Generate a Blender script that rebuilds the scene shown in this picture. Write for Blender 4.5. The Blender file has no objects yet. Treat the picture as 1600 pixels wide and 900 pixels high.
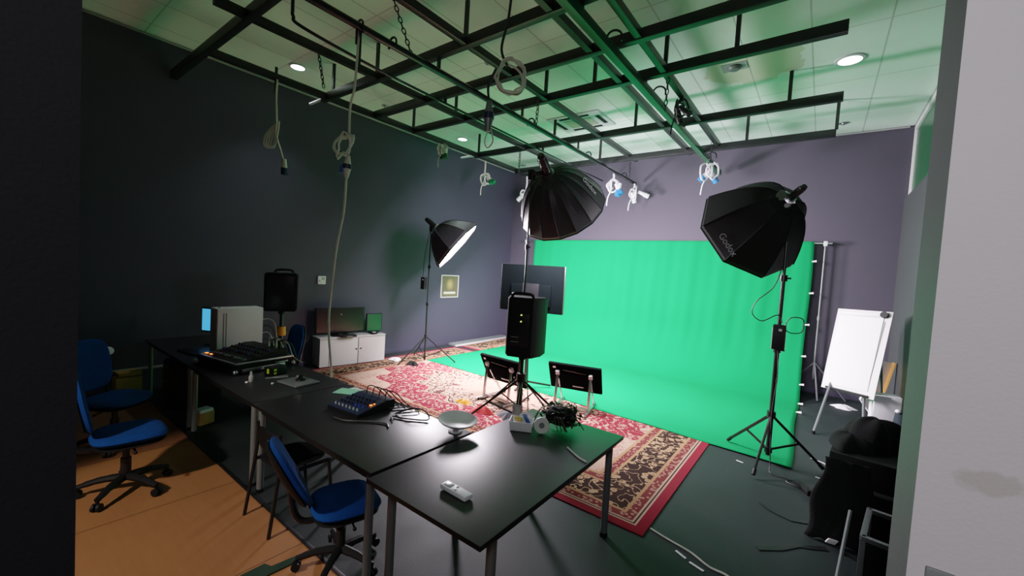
import bpy, bmesh, math, random
from mathutils import Vector, Matrix, Euler
random.seed(7)
SC = bpy.context.scene
COL = SC.collection
PI = math.pi

# ------------------------------------------------------------------ materials
def new_mat(name):
    m = bpy.data.materials.new(name); m.use_nodes = True
    nt = m.node_tree; nt.nodes.clear()
    out = nt.nodes.new('ShaderNodeOutputMaterial')
    return m, nt, out

def pm(name, c, rough=.5, metal=0., var=.12, scale=9., bump=0., spec=.5, coat=0.):
    """procedural painted / moulded surface: noise-broken colour and roughness"""
    m, nt, out = new_mat(name)
    b = nt.nodes.new('ShaderNodeBsdfPrincipled')
    tc = nt.nodes.new('ShaderNodeTexCoord')
    nz = nt.nodes.new('ShaderNodeTexNoise'); nz.inputs['Scale'].default_value = scale; nz.inputs['Detail'].default_value = 4
    nt.links.new(tc.outputs['Object'], nz.inputs['Vector'])
    mx = nt.nodes.new('ShaderNodeMix'); mx.data_type = 'RGBA'
    mx.inputs[6].default_value = [max(0, v*(1-var)) for v in c] + [1]
    mx.inputs[7].default_value = [min(1, v*(1+var)) for v in c] + [1]
    nt.links.new(nz.outputs['Fac'], mx.inputs[0])
    nt.links.new(mx.outputs[2], b.inputs['Base Color'])
    b.inputs['Roughness'].default_value = rough; b.inputs['Metallic'].default_value = metal
    b.inputs['Specular IOR Level'].default_value = spec
    b.inputs['Coat Weight'].default_value = coat
    if bump:
        n2 = nt.nodes.new('ShaderNodeTexNoise'); n2.inputs['Scale'].default_value = scale*12; n2.inputs['Detail'].default_value = 3
        nt.links.new(tc.outputs['Object'], n2.inputs['Vector'])
        bp = nt.nodes.new('ShaderNodeBump'); bp.inputs['Strength'].default_value = bump; bp.inputs['Distance'].default_value = .01
        nt.links.new(n2.outputs['Fac'], bp.inputs['Height']); nt.links.new(bp.outputs[0], b.inputs['Normal'])
    nt.links.new(b.outputs[0], out.inputs[0])
    return m

def em(name, c, s):
    m, nt, out = new_mat(name)
    e = nt.nodes.new('ShaderNodeEmission'); e.inputs[0].default_value = (*c, 1); e.inputs[1].default_value = s
    nt.links.new(e.outputs[0], out.inputs[0])
    return m

class X:                                                     # tiny expression layer over Math nodes
    nt = None
    def __init__(s, k): s.k = k
    def __add__(a, b): return mn('ADD', a, b)
    def __radd__(a, b): return mn('ADD', b, a)
    def __sub__(a, b): return mn('SUBTRACT', a, b)
    def __rsub__(a, b): return mn('SUBTRACT', b, a)
    def __mul__(a, b): return mn('MULTIPLY', a, b)
    def __rmul__(a, b): return mn('MULTIPLY', b, a)
    def __truediv__(a, b): return mn('DIVIDE', a, b)
    def __lt__(a, b): return mn('LESS_THAN', a, b)
    def __gt__(a, b): return mn('GREATER_THAN', a, b)
def mn(op, *a):
    n = X.nt.nodes.new('ShaderNodeMath'); n.operation = op
    for i, v in enumerate(a):
        if isinstance(v, X): X.nt.links.new(v.k, n.inputs[i])
        else: n.inputs[i].default_value = v
    return X(n.outputs[0])
def cmix(f, a, b):
    n = X.nt.nodes.new('ShaderNodeMix'); n.data_type = 'RGBA'
    for i, v in ((0, f), (6, a), (7, b)):
        if isinstance(v, X): X.nt.links.new(v.k, n.inputs[i])
        elif i == 0: n.inputs[0].default_value = v
        else: n.inputs[i].default_value = (*v, 1)
    return X(n.outputs[2])
def objxyz():
    tc = X.nt.nodes.new('ShaderNodeTexCoord'); sp = X.nt.nodes.new('ShaderNodeSeparateXYZ')
    X.nt.links.new(tc.outputs['Object'], sp.inputs[0])
    return tc.outputs['Object'], X(sp.outputs[0]), X(sp.outputs[1]), X(sp.outputs[2])
def noise(vec, scale, detail=3, rough=.5):
    n = X.nt.nodes.new('ShaderNodeTexNoise'); n.inputs['Scale'].default_value = scale
    n.inputs['Detail'].default_value = detail; n.inputs['Roughness'].default_value = rough
    X.nt.links.new(vec, n.inputs['Vector']); return X(n.outputs['Fac'])
def voro(vec, scale, feature='F1', rnd=1.):
    n = X.nt.nodes.new('ShaderNodeTexVoronoi'); n.feature = feature; n.inputs['Scale'].default_value = scale
    n.inputs['Randomness'].default_value = rnd
    X.nt.links.new(vec, n.inputs['Vector']); return X(n.outputs['Distance'])
def finish(m, nt, out, col, rough=.6, spec=.5, bump=None, bd=.01, bs=.4):
    b = nt.nodes.new('ShaderNodeBsdfPrincipled')
    nt.links.new(col.k, b.inputs['Base Color'])
    if isinstance(rough, X): nt.links.new(rough.k, b.inputs['Roughness'])
    else: b.inputs['Roughness'].default_value = rough
    b.inputs['Specular IOR Level'].default_value = spec
    if bump is not None:
        bp = nt.nodes.new('ShaderNodeBump'); bp.inputs['Strength'].default_value = bs; bp.inputs['Distance'].default_value = bd
        nt.links.new(bump.k, bp.inputs['Height']); nt.links.new(bp.outputs[0], b.inputs['Normal'])
    nt.links.new(b.outputs[0], out.inputs[0])
    return m

def mat_rug(w, h):                                           # w,h half sizes
    m, nt, out = new_mat('persian_rug_wool'); X.nt = nt
    v, x, y, z = objxyz()
    ax, ay = mn('ABSOLUTE', x), mn('ABSOLUTE', y)
    d = mn('MINIMUM', w-ax, h-ay)
    blossom = voro(v, 11.); ring = (blossom < .62)*(blossom > .42); core = blossom < .34
    edge = voro(v, 11., 'DISTANCE_TO_EDGE')
    nz = noise(v, 16, 2); vine = mn('ABSOLUTE', nz-.5) < .03; vine2 = mn('ABSOLUTE', noise(v, 9, 1)-.5) < .018
    fine = voro(v, 24.)
    cream, pink, tan = (.50,.335,.25), (.38,.16,.14), (.38,.215,.105)
    crim, dark, deep = (.23,.008,.026), (.012,.006,.006), (.15,.022,.024)
    # field
    field = cmix((fine < .22)*(noise(v, 3.)>.45), cream, pink)
    field = cmix(vine*(noise(v, 5.)>.52), field, (.40,.16,.13))
    ang = mn('ARCTAN2', y*1.7, x)
    q = mn('SQRT', (x/2.42)*(x/2.42)+(y/1.42)*(y/1.42)) + .055*mn('SINE', ang*16.)
    crimson = cmix(mn('MAXIMUM', (blossom < .29), vine2), crim, (.50,.31,.24))
    crimson = cmix(blossom < .12, crimson, crim)
    field = cmix(q < 1., field, crimson)
    scroll = cmix(mn('MAXIMUM', edge < .07, vine2), (.48,.32,.24), (.07,.02,.018))
    field = cmix(q < .64, field, (.45,.29,.2)); field = cmix(q < .615, field, dark)
    field = cmix(q < .60, field, scroll)
    centre = cmix(fine < .22, (.48,.27,.2), (.28,.04,.05))
    field = cmix(q < .34, field, centre)
    # border bands
    mainb = cmix(mn('MAXIMUM', (blossom < .36), vine2), dark, (.44,.28,.155))
    mainb = cmix(blossom < .13, mainb, (.28,.09,.06))
    guard = cmix(fine < .38, deep, (.42,.22,.165)); guard = cmix(fine < .14, guard, (.12,.04,.04))
    c = field
    for lim, cc in ((.70, tan), (.665, guard), (.585, tan), (.555, mainb), (.245, tan), (.215, guard), (.135, cream), (.118, dark), (.105, cream), (.088, crim)):
        c = cmix(d < lim, c, cc)
    wear = noise(v, 1.3, 4)
    c = cmix(wear*.15, c, (.35,.2,.16))
    return finish(m, nt, out, c, .95, .1, noise(v, 160, 2), .004, .5)

def mat_ceiling():
    m, nt, out = new_mat('ceiling_tiles'); X.nt = nt
    v, x, y, z = objxyz()
    fx = mn('ABSOLUTE', mn('FRACT', (x+.30+68)/.68)-.5); fy = mn('ABSOLUTE', mn('FRACT', (y-5.8+147)/1.47)-.5)
    line = mn('MAXIMUM', fx > .488, fy > .4955)
    n = noise(v, 2.2, 5)
    c = cmix(n, (.74,.82,.78), (.81,.89,.85))
    dx, dy = x+.95, y-6.2
    st = mn('SQRT', dx*dx+dy*dy)+(noise(v, 5., 3)-.5)*.5
    c = cmix((st < .55)*.5, c, (.55,.5,.30))
    c = cmix(line*.55, c, (.30,.31,.30))
    return finish(m, nt, out, c, .8, .2, noise(v, 60, 3)*.3-line*1., .006, .35)

def mat_wood():
    m, nt, out = new_mat('laminate_planks'); X.nt = nt
    v, x, y, z = objxyz()
    row = mn('FLOOR', (x+20)/.6)
    g = X.nt.nodes.new('ShaderNodeMapping'); g.inputs['Scale'].default_value = (1, 9, 1)
    X.nt.links.new(v, g.inputs[0])
    grain = noise(g.outputs[0], 3.2, 5, .6)
    blot = noise(v, 1.6, 3)
    c = cmix(grain, (.30,.125,.05), (.40,.18,.075))
    c = cmix(blot*.6, c, (.22,.085,.035))
    sx = mn('ABSOLUTE', mn('FRACT', (x+5.15+24)/1.2)-.5) > .4965
    c = cmix(sx*.8, c, (.06,.025,.012))
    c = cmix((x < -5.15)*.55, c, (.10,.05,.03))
    return finish(m, nt, out, c, .55, .3, grain, .003, .2)

def mat_floor():
    m, nt, out = new_mat('dark_vinyl_floor'); X.nt = nt
    v, x, y, z = objxyz()
    n = noise(v, 2.5, 5); s = noise(v, 45, 2)
    c = cmix(n, (.013,.018,.019), (.026,.034,.034))
    c = cmix((s > .72)*.5, c, (.10,.10,.10))
    return finish(m, nt, out, c, mn('ADD', n*.2, .5), .25, s, .002, .25)

def mat_wall(name, c0, c1, rough=.75, bs=.25):
    m, nt, out = new_mat(name); X.nt = nt
    v, x, y, z = objxyz()
    n = noise(v, 1.1, 6, .6); s = noise(v, 90, 2)
    c = cmix(n, c0, c1)
    return finish(m, nt, out, c, rough, .3, s, .003, bs)

def mat_smudged():
    m, nt, out = new_mat('lilac_grey_paint'); X.nt = nt
    v, x, y, z = objxyz()
    n = noise(v, 1.1, 6, .6); s = noise(v, 90, 2)
    c = cmix(n, (.40,.385,.41), (.45,.43,.455))
    dx, dz = (x-.365)/.06, (z-1.55)/.03
    d = mn('SQRT', dx*dx+dz*dz)+(noise(v, 28, 4)-.5)*1.3
    sm = mn('SUBTRACT', 1.15, d); sm = mn('MINIMUM', mn('MAXIMUM', sm, 0.), .35)
    c = cmix(sm, c, (.22,.20,.13))
    return finish(m, nt, out, c, .7, .3, s, .003, .3)

def mat_cloth(name, c0, c1, wrinkle=.3):
    m, nt, out = new_mat(name); X.nt = nt
    v, x, y, z = objxyz()
    n = noise(v, 1.6, 4); 
    c = cmix(n, c0, c1)
    return finish(m, nt, out, c, .9, .1, noise(v, 2.2, 5, .6)+noise(v, 220, 1)*.05, .03, wrinkle)

def mat_poster():
    m, nt, out = new_mat('faded_poster_print'); X.nt = nt
    v, x, y, z = objxyz()
    n = noise(v, 9, 4)
    d = mn('SQRT', y*y*9+(z-.05)*(z-.05)*7)+(n-.5)*.25
    c = cmix(n, (.085,.065,.04), (.17,.13,.085))
    c = cmix(mn('MAXIMUM', mn('SUBTRACT', .8, d*1.9), 0.), c, (.55,.36,.15))
    c = cmix((z < -.135)*(z > -.19)*(mn('ABSOLUTE', y) < .2), c, (.62,.6,.5))
    return finish(m, nt, out, c, .35, .5)

M = {}
M['black_wall'] = mat_wall('black_wall_paint', (.050,.046,.074), (.062,.058,.092), .6)
M['back_wall'] = mat_wall('charcoal_wall_paint', (.052,.046,.066), (.064,.057,.080), .6)
M['right_wall'] = mat_wall('slate_wall_paint', (.055,.060,.062), (.072,.078,.080), .45)
M['jamb_black'] = mat_wall('black_jamb_paint', (.008,.008,.011), (.013,.013,.017), .9, .6)
M['jamb_grey'] = mat_wall('grey_jamb_paint', (.095,.085,.105), (.12,.11,.13), .6)
M['lilac'] = mat_smudged()
M['ceiling'] = mat_ceiling(); M['floor'] = mat_floor(); M['wood'] = mat_wood()
M['rig'] = pm('rig_black_paint', (.010,.012,.012), .38, 0, .3, 6, .1)
M['rig_green'] = pm('dark_green_steel', (.006,.085,.030), .35, 0, .25, 5, .1)  # even dark green base colour, for the rail and some plug collars
M['pipe'] = pm('dark_pipe_enamel', (.012,.016,.016), .22, .3, .2, 6)
M['white_pl'] = pm('white_plastic', (.62,.63,.66), .4, 0, .06, 10)
M['cord'] = pm('pale_grey_cable_sheath', (.55,.54,.48), .55, 0, .15, 20)
M['cord_dark'] = pm('dark_cable_sheath', (.02,.02,.022), .5, 0, .2, 20)
M['blue_plug'] = pm('blue_socket_plastic', (.03,.16,.42), .4, 0, .1, 10)
M['navy_plug'] = pm('navy_socket_plastic', (.012,.02,.06), .4, 0, .1, 10)
M['blackp'] = pm('black_plastic', (.006,.006,.007), .55, 0, .25, 12, .08, .3)
M['blackm'] = pm('black_metal', (.014,.014,.016), .32, .2, .25, 12)
M['softcloth'] = pm('black_softbox_fabric', (.006,.007,.007), .75, 0, .3, 7, .25, .25)
M['matte'] = pm('matte_black_casing', (.0025,.004,.0045), .95, 0, .25, 12, .05, .03)
M['umbcloth'] = pm('black_parabolic_fabric', (.030,.028,.034), .42, 0, .3, 5, .2)
M['chrome'] = pm('bare_aluminium', (.55,.56,.58), .3, 1, .1, 10)
M['steel'] = pm('grey_powder_coated_steel', (.17,.185,.19), .4, .3, .12, 10)
M['silver'] = pm('silver_bracket', (.5,.5,.5), .3, .8, .12, 10)
M['tabletop'] = pm('black_laminate_tabletop', (.014,.013,.016), .36, 0, .3, 4, .03, .8)
M['tableedge'] = pm('black_table_edging', (.006,.006,.007), .5, 0, .2, 6)
M['blue'] = pm('blue_seat_fabric', (.002,.045,.19), .9, 0, .2, 14, .35, .2)
M['greencloth'] = mat_cloth('chroma_green_muslin', (.006,.235,.070), (.008,.257,.077), .15)
M['cabinet'] = pm('white_melamine', (.66,.64,.65), .5, 0, .05, 4)
M['cabside'] = pm('grey_melamine_side', (.30,.30,.31), .5, 0, .08, 4)
M['screen'] = pm('dark_screen_glass', (.004,.003,.004), .2, 0, .2, 3)
M['greenglass'] = pm('green_reflecting_panel', (.008,.09,.03), .3, 0, .2, 5)
M['paper'] = pm('pale_green_paper', (.24,.66,.43), .8, 0, .05, 8)
M['whitepaper'] = pm('white_paper', (.80,.78,.82), .75, 0, .03, 5)
M['orange'] = pm('orange_plastic', (.80,.30,.02), .5, 0, .1, 9)
M['card'] = pm('cardboard_yellow', (.42,.25,.07), .8, 0, .2, 9)
M['ply'] = pm('orange_plywood_edge', (.62,.30,.08), .6, 0, .2, 12)
M['red'] = pm('red_cloth', (.50,.03,.03), .8, 0, .25, 12, .2)
M['greycloth'] = pm('grey_bag_cloth', (.07,.075,.085), .8, 0, .3, 9, .3)
M['blackcloth'] = pm('black_draped_cloth', (.007,.008,.008), .9, 0, .3, 6, .3, .2)
M['tape'] = pm('black_gaffer_tape', (.006,.006,.007), .5, 0, .3, 9)
M['ivory'] = pm('ivory_plastic', (.88,.90,.93), .4, 0, .06, 10)
M['lcd'] = pm('grey_lcd', (.30,.34,.33), .25, 0, .05, 10)
M['leaf'] = pm('dark_artificial_leaf', (.020,.040,.016), .7, 0, .6, 20)
M['leaf2'] = pm('brown_artificial_leaf', (.06,.055,.035), .7, 0, .5, 20)
M['yellow'] = pm('yellow_print', (.75,.50,.10), .5, 0, .1, 10)
M['deepblue'] = pm('blue_print', (.02,.06,.35), .5, 0, .1, 10)
M['clear'] = pm('clear_plastic', (.38,.36,.36), .15, 0, .1, 10)
M['poster'] = mat_poster()
M['lamp'] = em('softbox_diffuser_glow', (1, .90, 1), 340)
M['lamp2'] = em('octagon_diffuser_glow', (1, .90, 1), 22)
M['lamp3'] = em('parabolic_diffuser_glow', (1, .90, 1), 150)
M['down'] = em('downlight_glow', (.9, 1, .97), 9)
M['pcblue'] = em('blue_desktop_glow', (.08, .50, 1.), 1.1)
M['led_o'] = em('orange_indicator', (1, .25, .05), 2.5)
M['led_y'] = em('yellow_green_indicator', (.85, .9, .15), 1.6)
M['hivis'] = pm('yellow_green_label', (.55,.75,.04), .5, 0, .05, 10)
M['dial'] = pm('white_dial_face', (.66,.68,.64), .5, 0, .05, 10)

# ------------------------------------------------------------------ mesh helpers
def frame(d):
    d = Vector(d).normalized()
    a = Vector((0,0,1)) if abs(d.z) < .95 else Vector((1,0,0))
    u = d.cross(a).normalized(); return u, u.cross(d).normalized(), d

class B:
    def __init__(s): s.bm = bmesh.new(); s.mi = 0
    def _mark(s, fs):
        for f in fs: f.material_index = s.mi
    def box(s, c, size, rot=None, bev=0.):
        n0 = set(s.bm.faces)
        r = bmesh.ops.create_cube(s.bm, size=1.)
        vs = r['verts']
        for v in vs: v.co = Vector((v.co.x*size[0], v.co.y*size[1], v.co.z*size[2]))
        if bev:
            es = list({e for v in vs for e in v.link_edges})
            bmesh.ops.bevel(s.bm, geom=es, offset=bev, segments=2, affect='EDGES', profile=.6)
        fs = [f for f in s.bm.faces if f not in n0]
        vs = {v for f in fs for v in f.verts}
        R = rot.to_matrix() if isinstance(rot, Euler) else (rot or Matrix.Identity(3))
        for v in vs: v.co = R @ v.co + Vector(c)
        s._mark(fs); return s
    def bx(s, x0, x1, y0, y1, z0, z1, bev=0.):
        return s.box(((x0+x1)/2, (y0+y1)/2, (z0+z1)/2), (abs(x1-x0), abs(y1-y0), abs(z1-z0)), None, bev)
    def bar(s, a, b, w, h, bev=0., roll=0.):
        a, b = Vector(a), Vector(b); u, v, d = frame(b-a)
        if roll: 
            q = Matrix.Rotation(roll, 3, d); u, v = q@u, q@v
        R = Matrix((u, d, v)).transposed()
        return s.box((a+b)/2, (w, (b-a).length, h), R, bev)
    def cyl(s, a, b, r, r2=None, n=14, caps=True):
        r2 = r if r2 is None else r2
        a, b = Vector(a), Vector(b); u, v, d = frame(b-a)
        A, Bv = [], []
        for i in range(n):
            t = 2*PI*i/n; o = u*math.cos(t)+v*math.sin(t)
            A.append(s.bm.verts.new(a+o*r)); Bv.append(s.bm.verts.new(b+o*r2))
        fs = [s.bm.faces.new((A[i], Bv[i], Bv[(i+1)%n], A[(i+1)%n])) for i in range(n)]
        if caps: fs += [s.bm.faces.new(A), s.bm.faces.new(Bv[::-1])]
        s._mark(fs); return s
    def tube(s, pts, r, n=8, closed=False, smooth=True, sub=6):
        P = [Vector(p) for p in pts]
        if smooth and len(P) > 2:
            Q = []; m = len(P)
            rng = range(m if closed else m-1)
            for i in rng:
                p0, p1, p2, p3 = (P[(i-1)%m], P[i], P[(i+1)%m], P[(i+2)%m]) if closed else (P[max(i-1,0)], P[i], P[i+1], P[min(i+2,m-1)])
                for k in range(sub):
                    t = k/sub
                    Q.append(.5*((2*p1)+(-p0+p2)*t+(2*p0-5*p1+4*p2-p3)*t*t+(-p0+3*p1-3*p2+p3)*t**3))
            if not closed: Q.append(P[-1])
            P = Q
        rings = []; m = len(P); prev = None
        for i, p in enumerate(P):
            d = (P[(i+1)%m]-P[i-1]) if closed else (P[min(i+1,m-1)]-P[max(i-1,0)])
            if d.length < 1e-7: d = Vector((0,0,1))
            d.normalize()
            if prev is None: u, v, _ = frame(d)
            else:
                u = prev - d*prev.dot(d)
                if u.length < 1e-5: u = frame(d)[0]
                u.normalize(); v = u.cross(d)
            prev = u
            rr = r[min(i*len(r)//m, len(r)-1)] if isinstance(r, (list, tuple)) else r
            rings.append([s.bm.verts.new(p+(u*math.cos(2*PI*k/n)+v*math.sin(2*PI*k/n))*rr) for k in range(n)])
        fs = []
        for i in range(m if closed else m-1):
            a, b = rings[i], rings[(i+1)%m]
            fs += [s.bm.faces.new((a[k], a[(k+1)%n], b[(k+1)%n], b[k])) for k in range(n)]
        if not closed: fs += [s.bm.faces.new(rings[0][::-1]), s.bm.faces.new(rings[-1])]
        s._mark(fs); return s
    def lathe(s, prof, o=(0,0,0), axis=(0,0,1), n=24, cap=True):
        o = Vector(o); u, v, d = frame(axis); R = []
        for r, h in prof:
            R.append([s.bm.verts.new(o+d*h+(u*math.cos(2*PI*k/n)+v*math.sin(2*PI*k/n))*max(r, 1e-4)) for k in range(n)])
        fs = []
        for a, b in zip(R, R[1:]):
            fs += [s.bm.faces.new((a[k], b[k], b[(k+1)%n], a[(k+1)%n])) for k in range(n)]
        if cap: fs += [s.bm.faces.new(R[0]), s.bm.faces.new(R[-1][::-1])]
        s._mark(fs); return s
    def sph(s, c, r, sc=(1,1,1), n=16):
        n0 = set(s.bm.faces)
        bmesh.ops.create_uvsphere(s.bm, u_segments=n, v_segments=n//2+2, radius=r, matrix=Matrix.Translation(c) @ Matrix.Diagonal((*sc, 1)))
        s._mark([f for f in s.bm.faces if f not in n0]); return s
    def prism(s, poly, vec):
        a = [s.bm.verts.new(p) for p in poly]; b = [s.bm.verts.new(Vector(p)+Vector(vec)) for p in poly]
        n = len(a)
        fs = [s.bm.faces.new(a[::-1]), s.bm.faces.new(b)] + [s.bm.faces.new((a[i], a[(i+1)%n], b[(i+1)%n], b[i])) for i in range(n)]
        s._mark(fs); return s
    def face(s, pts):
        s._mark([s.bm.faces.new([s.bm.verts.new(p) for p in pts])]); return s
    def grid(s, fn, nu, nv, th=None):
        V = [[s.bm.verts.new(fn(i/nu, j/nv)) for j in range(nv+1)] for i in range(nu+1)]
        fs = [s.bm.faces.new((V[i][j], V[i+1][j], V[i+1][j+1], V[i][j+1])) for i in range(nu) for j in range(nv)]
        s._mark(fs)
        return s
    def build(s, name, mat, parent=None, world=False, angle=38, smooth=True, recalc=True):
        if recalc: bmesh.ops.recalc_face_normals(s.bm, faces=s.bm.faces)
        if world and parent is not None:
            top = parent
            Wm = Matrix.Identity(4)
            while top is not None: Wm = top.matrix_basis @ Wm; top = top.parent
            s.bm.transform(Wm.inverted())
        me = bpy.data.meshes.new(name); s.bm.to_mesh(me); s.bm.free()
        for m in (mat if isinstance(mat, (list, tuple)) else [mat]): me.materials.append(m)
        if smooth and len(me.polygons):
            me.polygons.foreach_set('use_smooth', [True]*len(me.polygons))
            me.set_sharp_from_angle(angle=math.radians(angle))
        o = bpy.data.objects.new(name, me); COL.objects.link(o)
        if parent is not None: o.parent = parent
        return o

def tag(o, label, cat, group=None, kind=None):
    o['label'] = label; o['category'] = cat
    if group: o['group'] = group
    if kind: o['kind'] = kind
    return o
def thing(name, label, cat, loc=(0,0,0), rz=0., group=None):
    o = bpy.data.objects.new(name, None); COL.objects.link(o)
    o.empty_display_size = .1
    o.location = loc; o.rotation_euler = (0,0,rz)
    o.matrix_basis = Matrix.Translation(loc) @ Matrix.Rotation(rz, 4, 'Z')
    return tag(o, label, cat, group)
def struct(name, b, m, parent=None, **k):
    o = b.build(name, m, parent, **k)
    if parent is None: o['kind'] = 'structure'
    return o
def setorigin(o, c):
    o.data.transform(Matrix.Translation(-Vector(c))); o.location = c
    return o
def copy_tree(o, parent=None):
    c = o.copy(); COL.objects.link(c)
    if parent is not None: c.parent = parent
    for ch in [q for q in o.children]: copy_tree(ch, c)
    return c
def place(o, loc, rz, label, group=None):
    o.location = loc; o.rotation_euler = (0,0,rz); o['label'] = label
    if group: o['group'] = group
    return o

# ------------------------------------------------------------------ room shell
XL, YB, ZC, XR = -7.45, 9.7, 4.87, 1.02
struct('floor', B().bx(XL-.2, 4.5, 1.41, YB+.2, -.1, 0), M['floor'])
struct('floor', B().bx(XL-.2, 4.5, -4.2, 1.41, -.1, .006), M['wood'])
struct('trim_1', B().bx(XL, .23, 1.395, 1.425, 0, .012, .003), M['tableedge'])
struct('ceiling', B().bx(XL-.2, 4.5, -4.2, YB+.2, ZC, ZC+.12), M['ceiling'])
struct('wall_left', B().bx(XL-.15, XL, -4.2, YB+.2, 0, ZC), M['black_wall'])
struct('wall_back', B().bx(XL, 4.5, YB, YB+.15, 0, ZC), M['back_wall'])
b = B(); b.bx(XR, 1.35, 1.8, YB, 0, 3.62); b.bx(1.2, 1.35, 1.8, YB, 3.62, ZC)
struct('wall_right', b, M['right_wall'])
# clerestory strip recessed above the ledge of the right wall: pale frame and dark pane
b = B()
b.bx(1.06, 1.14, 9.62, 9.695, 3.625, ZC-.03, .006)
b.bx(1.06, 1.14, 1.85, 9.62, ZC-.11, ZC-.02, .006)
b.bx(1.06, 1.14, 5.6, 5.68, 3.625, ZC-.11, .006)
w = b.build('window_1', M['cabinet']); w['kind'] = 'structure'
B().bx(1.09, 1.11, 1.85, 9.62, 3.625, ZC-.11).build('pane', M['greenglass'], w)  # green reflection is painted into the pane's base colour
# near partition (lilac face towards the corridor, grey reveal, black end block on the other side)
b = B(); b.bx(.236, 4.5, 1.5, 1.79, 0, ZC)
for f in b.bm.faces:
    if f.calc_center_median().y < 1.51: f.material_index = 0
    else: f.material_index = 1
struct('wall_near_right', b, [M['lilac'], M['jamb_grey']])
struct('wall_near_left', B().bx(-2.3, -1.3, -.6, .142, 0, ZC), M['jamb_black'])
struct('wall_corridor_right', B().bx(3.2, 3.35, -4.2, 1.5, 0, ZC), M['lilac'])
struct('wall_corridor_back', B().bx(XL, 3.35, -4.3, -4.15, 0, ZC), M['lilac'])
# wall head angles and skirting
struct('trim_2', B().bx(XL+.005, XL+.03, -1, YB, ZC-.035, ZC-.012), M['cabside'])
struct('trim_3', B().bx(XL+.03, 1.0, YB-.03, YB-.005, ZC-.035, ZC-.012), M['cabside'])
struct('baseboard_left', B().bx(XL+.001, XL+.016, -1, YB, .0, .09, .003), M['black_wall'])
struct('baseboard_back', B().bx(XL+.02, XR, YB-.016, YB-.001, .0, .09, .003), M['black_wall'])
o = struct('trim_4', B().bx(XL+.002, XL+.03, .2, 2.6, .30, .335, .005), M['cabside'])
# door latch plate on the near wall
t = thing('latch_plate', 'small grey metal latch plate low on the lilac wall', 'switch', (.297, 1.494, 1.262))
B().box((0,0,0), (.055,.010,.075), None, .004).build('plate', M['steel'], t)
b = B(); b.cyl((0,-.004,.0), (0,-.016,.0), .014); b.box((0,-.018,-.004), (.01,.014,.03), None, .002); b.build('latch_knob', M['steel'], t)

# ------------------------------------------------------------------ ceiling rig
rig = thing('lighting_grid', 'black steel lighting grid hung below the tiled ceiling', 'lighting grid', (-3.1, 4.9, 4.42))
def rigpart(b, n, m='rig'): return b.build(n, M[m], rig, world=True)
for (y, x0, x1, z) in ((1.7,-7.42,-.4,4.42), (3.23,-6.25,-.1,4.42), (4.05,-6.12,-.02,4.42), (4.87,-6.15,.02,4.42), (6.6,-6.2,.04,4.42), (7.95,-6.1,0.,4.375)):
    rigpart(B().bx(x0, x1, y-.04, y+.04, z-.055, z+.055, .006), 'cross_beam')
for (x, y0, y1) in ((-6.12,1.72,9.1), (-4.85,1.4,8.3), (-3.25,1.4,8.3), (-2.17,1.4,8.25), (-1.64,1.4,8.0)):
    rigpart(B().bx(x-.035, x+.035, y0, y1, 4.375, 4.46, .006), 'long_beam')
for (x, y, zb) in ((-.53,6.6,4.47), (0.0,7.95,4.43), (-1.64,4.87,4.47), (-2.54,4.87,4.47), (-3.29,4.87,4.47), (-2.64,6.6,4.47), (-3.27,3.23,4.47), (-4.88,3.23,4.47), (-5.97,3.23,4.47), (-6.15,4.87,4.47), (-5.07,4.87,4.47), (-.9,4.87,4.47), (-4.2,6.6,4.47), (-6.1,6.6,4.47), (-1.2,7.95,4.43), (-3.9,7.95,4.43)):
    rigpart(B().bx(x-.022, x+.022, y-.015, y+.015, zb, ZC-.002), 'hanger')
b = B(); b.cyl((-6.65,3.23,4.42), (-6.26,3.23,4.42), .02); rigpart(b, 'end_tube', 'white_pl')
b = B(); b.cyl((-6.62,6.6,4.42), (-6.21,6.6,4.42), .02); rigpart(b, 'end_tube', 'white_pl')
def hook(b, x, y, z, r, ax=(1,0,0), drop=.12):
    ax = Vector(ax)
    pts = [Vector((x,y,z))-ax*r+Vector((0,0,-drop))]+[Vector((x,y,z))+ax*(-math.cos(t)*r)+Vector((0,0,math.sin(t)*r)) for t in [k*PI/8 for k in range(9)]]+[Vector((x,y,z))+ax*r+Vector((0,0,-drop*.5))]
    b.tube(pts, .011, 7, sub=2)
# round pipe, thin conduit and green rail slung under the grid
t = thing('hanging_pipe', 'round dark pipe slung under the grid ending above the black parabolic softbox', 'pipe', (-3.68,5.6,4.2))
B().cyl((-3.68,1.5,4.22), (-3.68,9.45,4.2), .036, n=18).build('tube', M['pipe'], t, world=True)
for y in (2.6, 5.1, 7.0, 8.75):
    b = B(); hook(b, -3.68, y, 4.235, .06, (1,0,0), .04); b.build('hook', M['pipe'], t, world=True)
for y in (3.23, 4.87, 6.6): B().bx(-3.69,-3.67,y-.02,y+.02,4.235,4.363).build('strap', M['rig'], t, world=True)
t = thing('hanging_conduit', 'thin dark conduit running under the grid with a bent riser', 'conduit', (-4.45,5.6,4.33))
b = B(); b.tube([(-4.45,1.95,4.865), (-4.45,1.95,4.5), (-4.45,1.96,4.42), (-4.45,2.05,4.36), (-4.45,2.8,4.315), (-4.45,4.0,4.30), (-4.40,9.2,4.27)], .017, 9); b.build('tube', M['pipe'], t, world=True)
for y in (4.05, 6.6): B().bx(-4.46,-4.42,y-.012,y+.012,4.305,4.363).build('clip', M['rig'], t, world=True)
t = thing('hanging_rail', 'dark green square rail slung under the grid, brightest of the overhead bars', 'rail', (-1.87,5.5,4.27))
B().bx(-1.91,-1.83,1.5,9.4,4.22,4.315,.006).build('bar', M['rig_green'], t, world=True)
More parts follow.
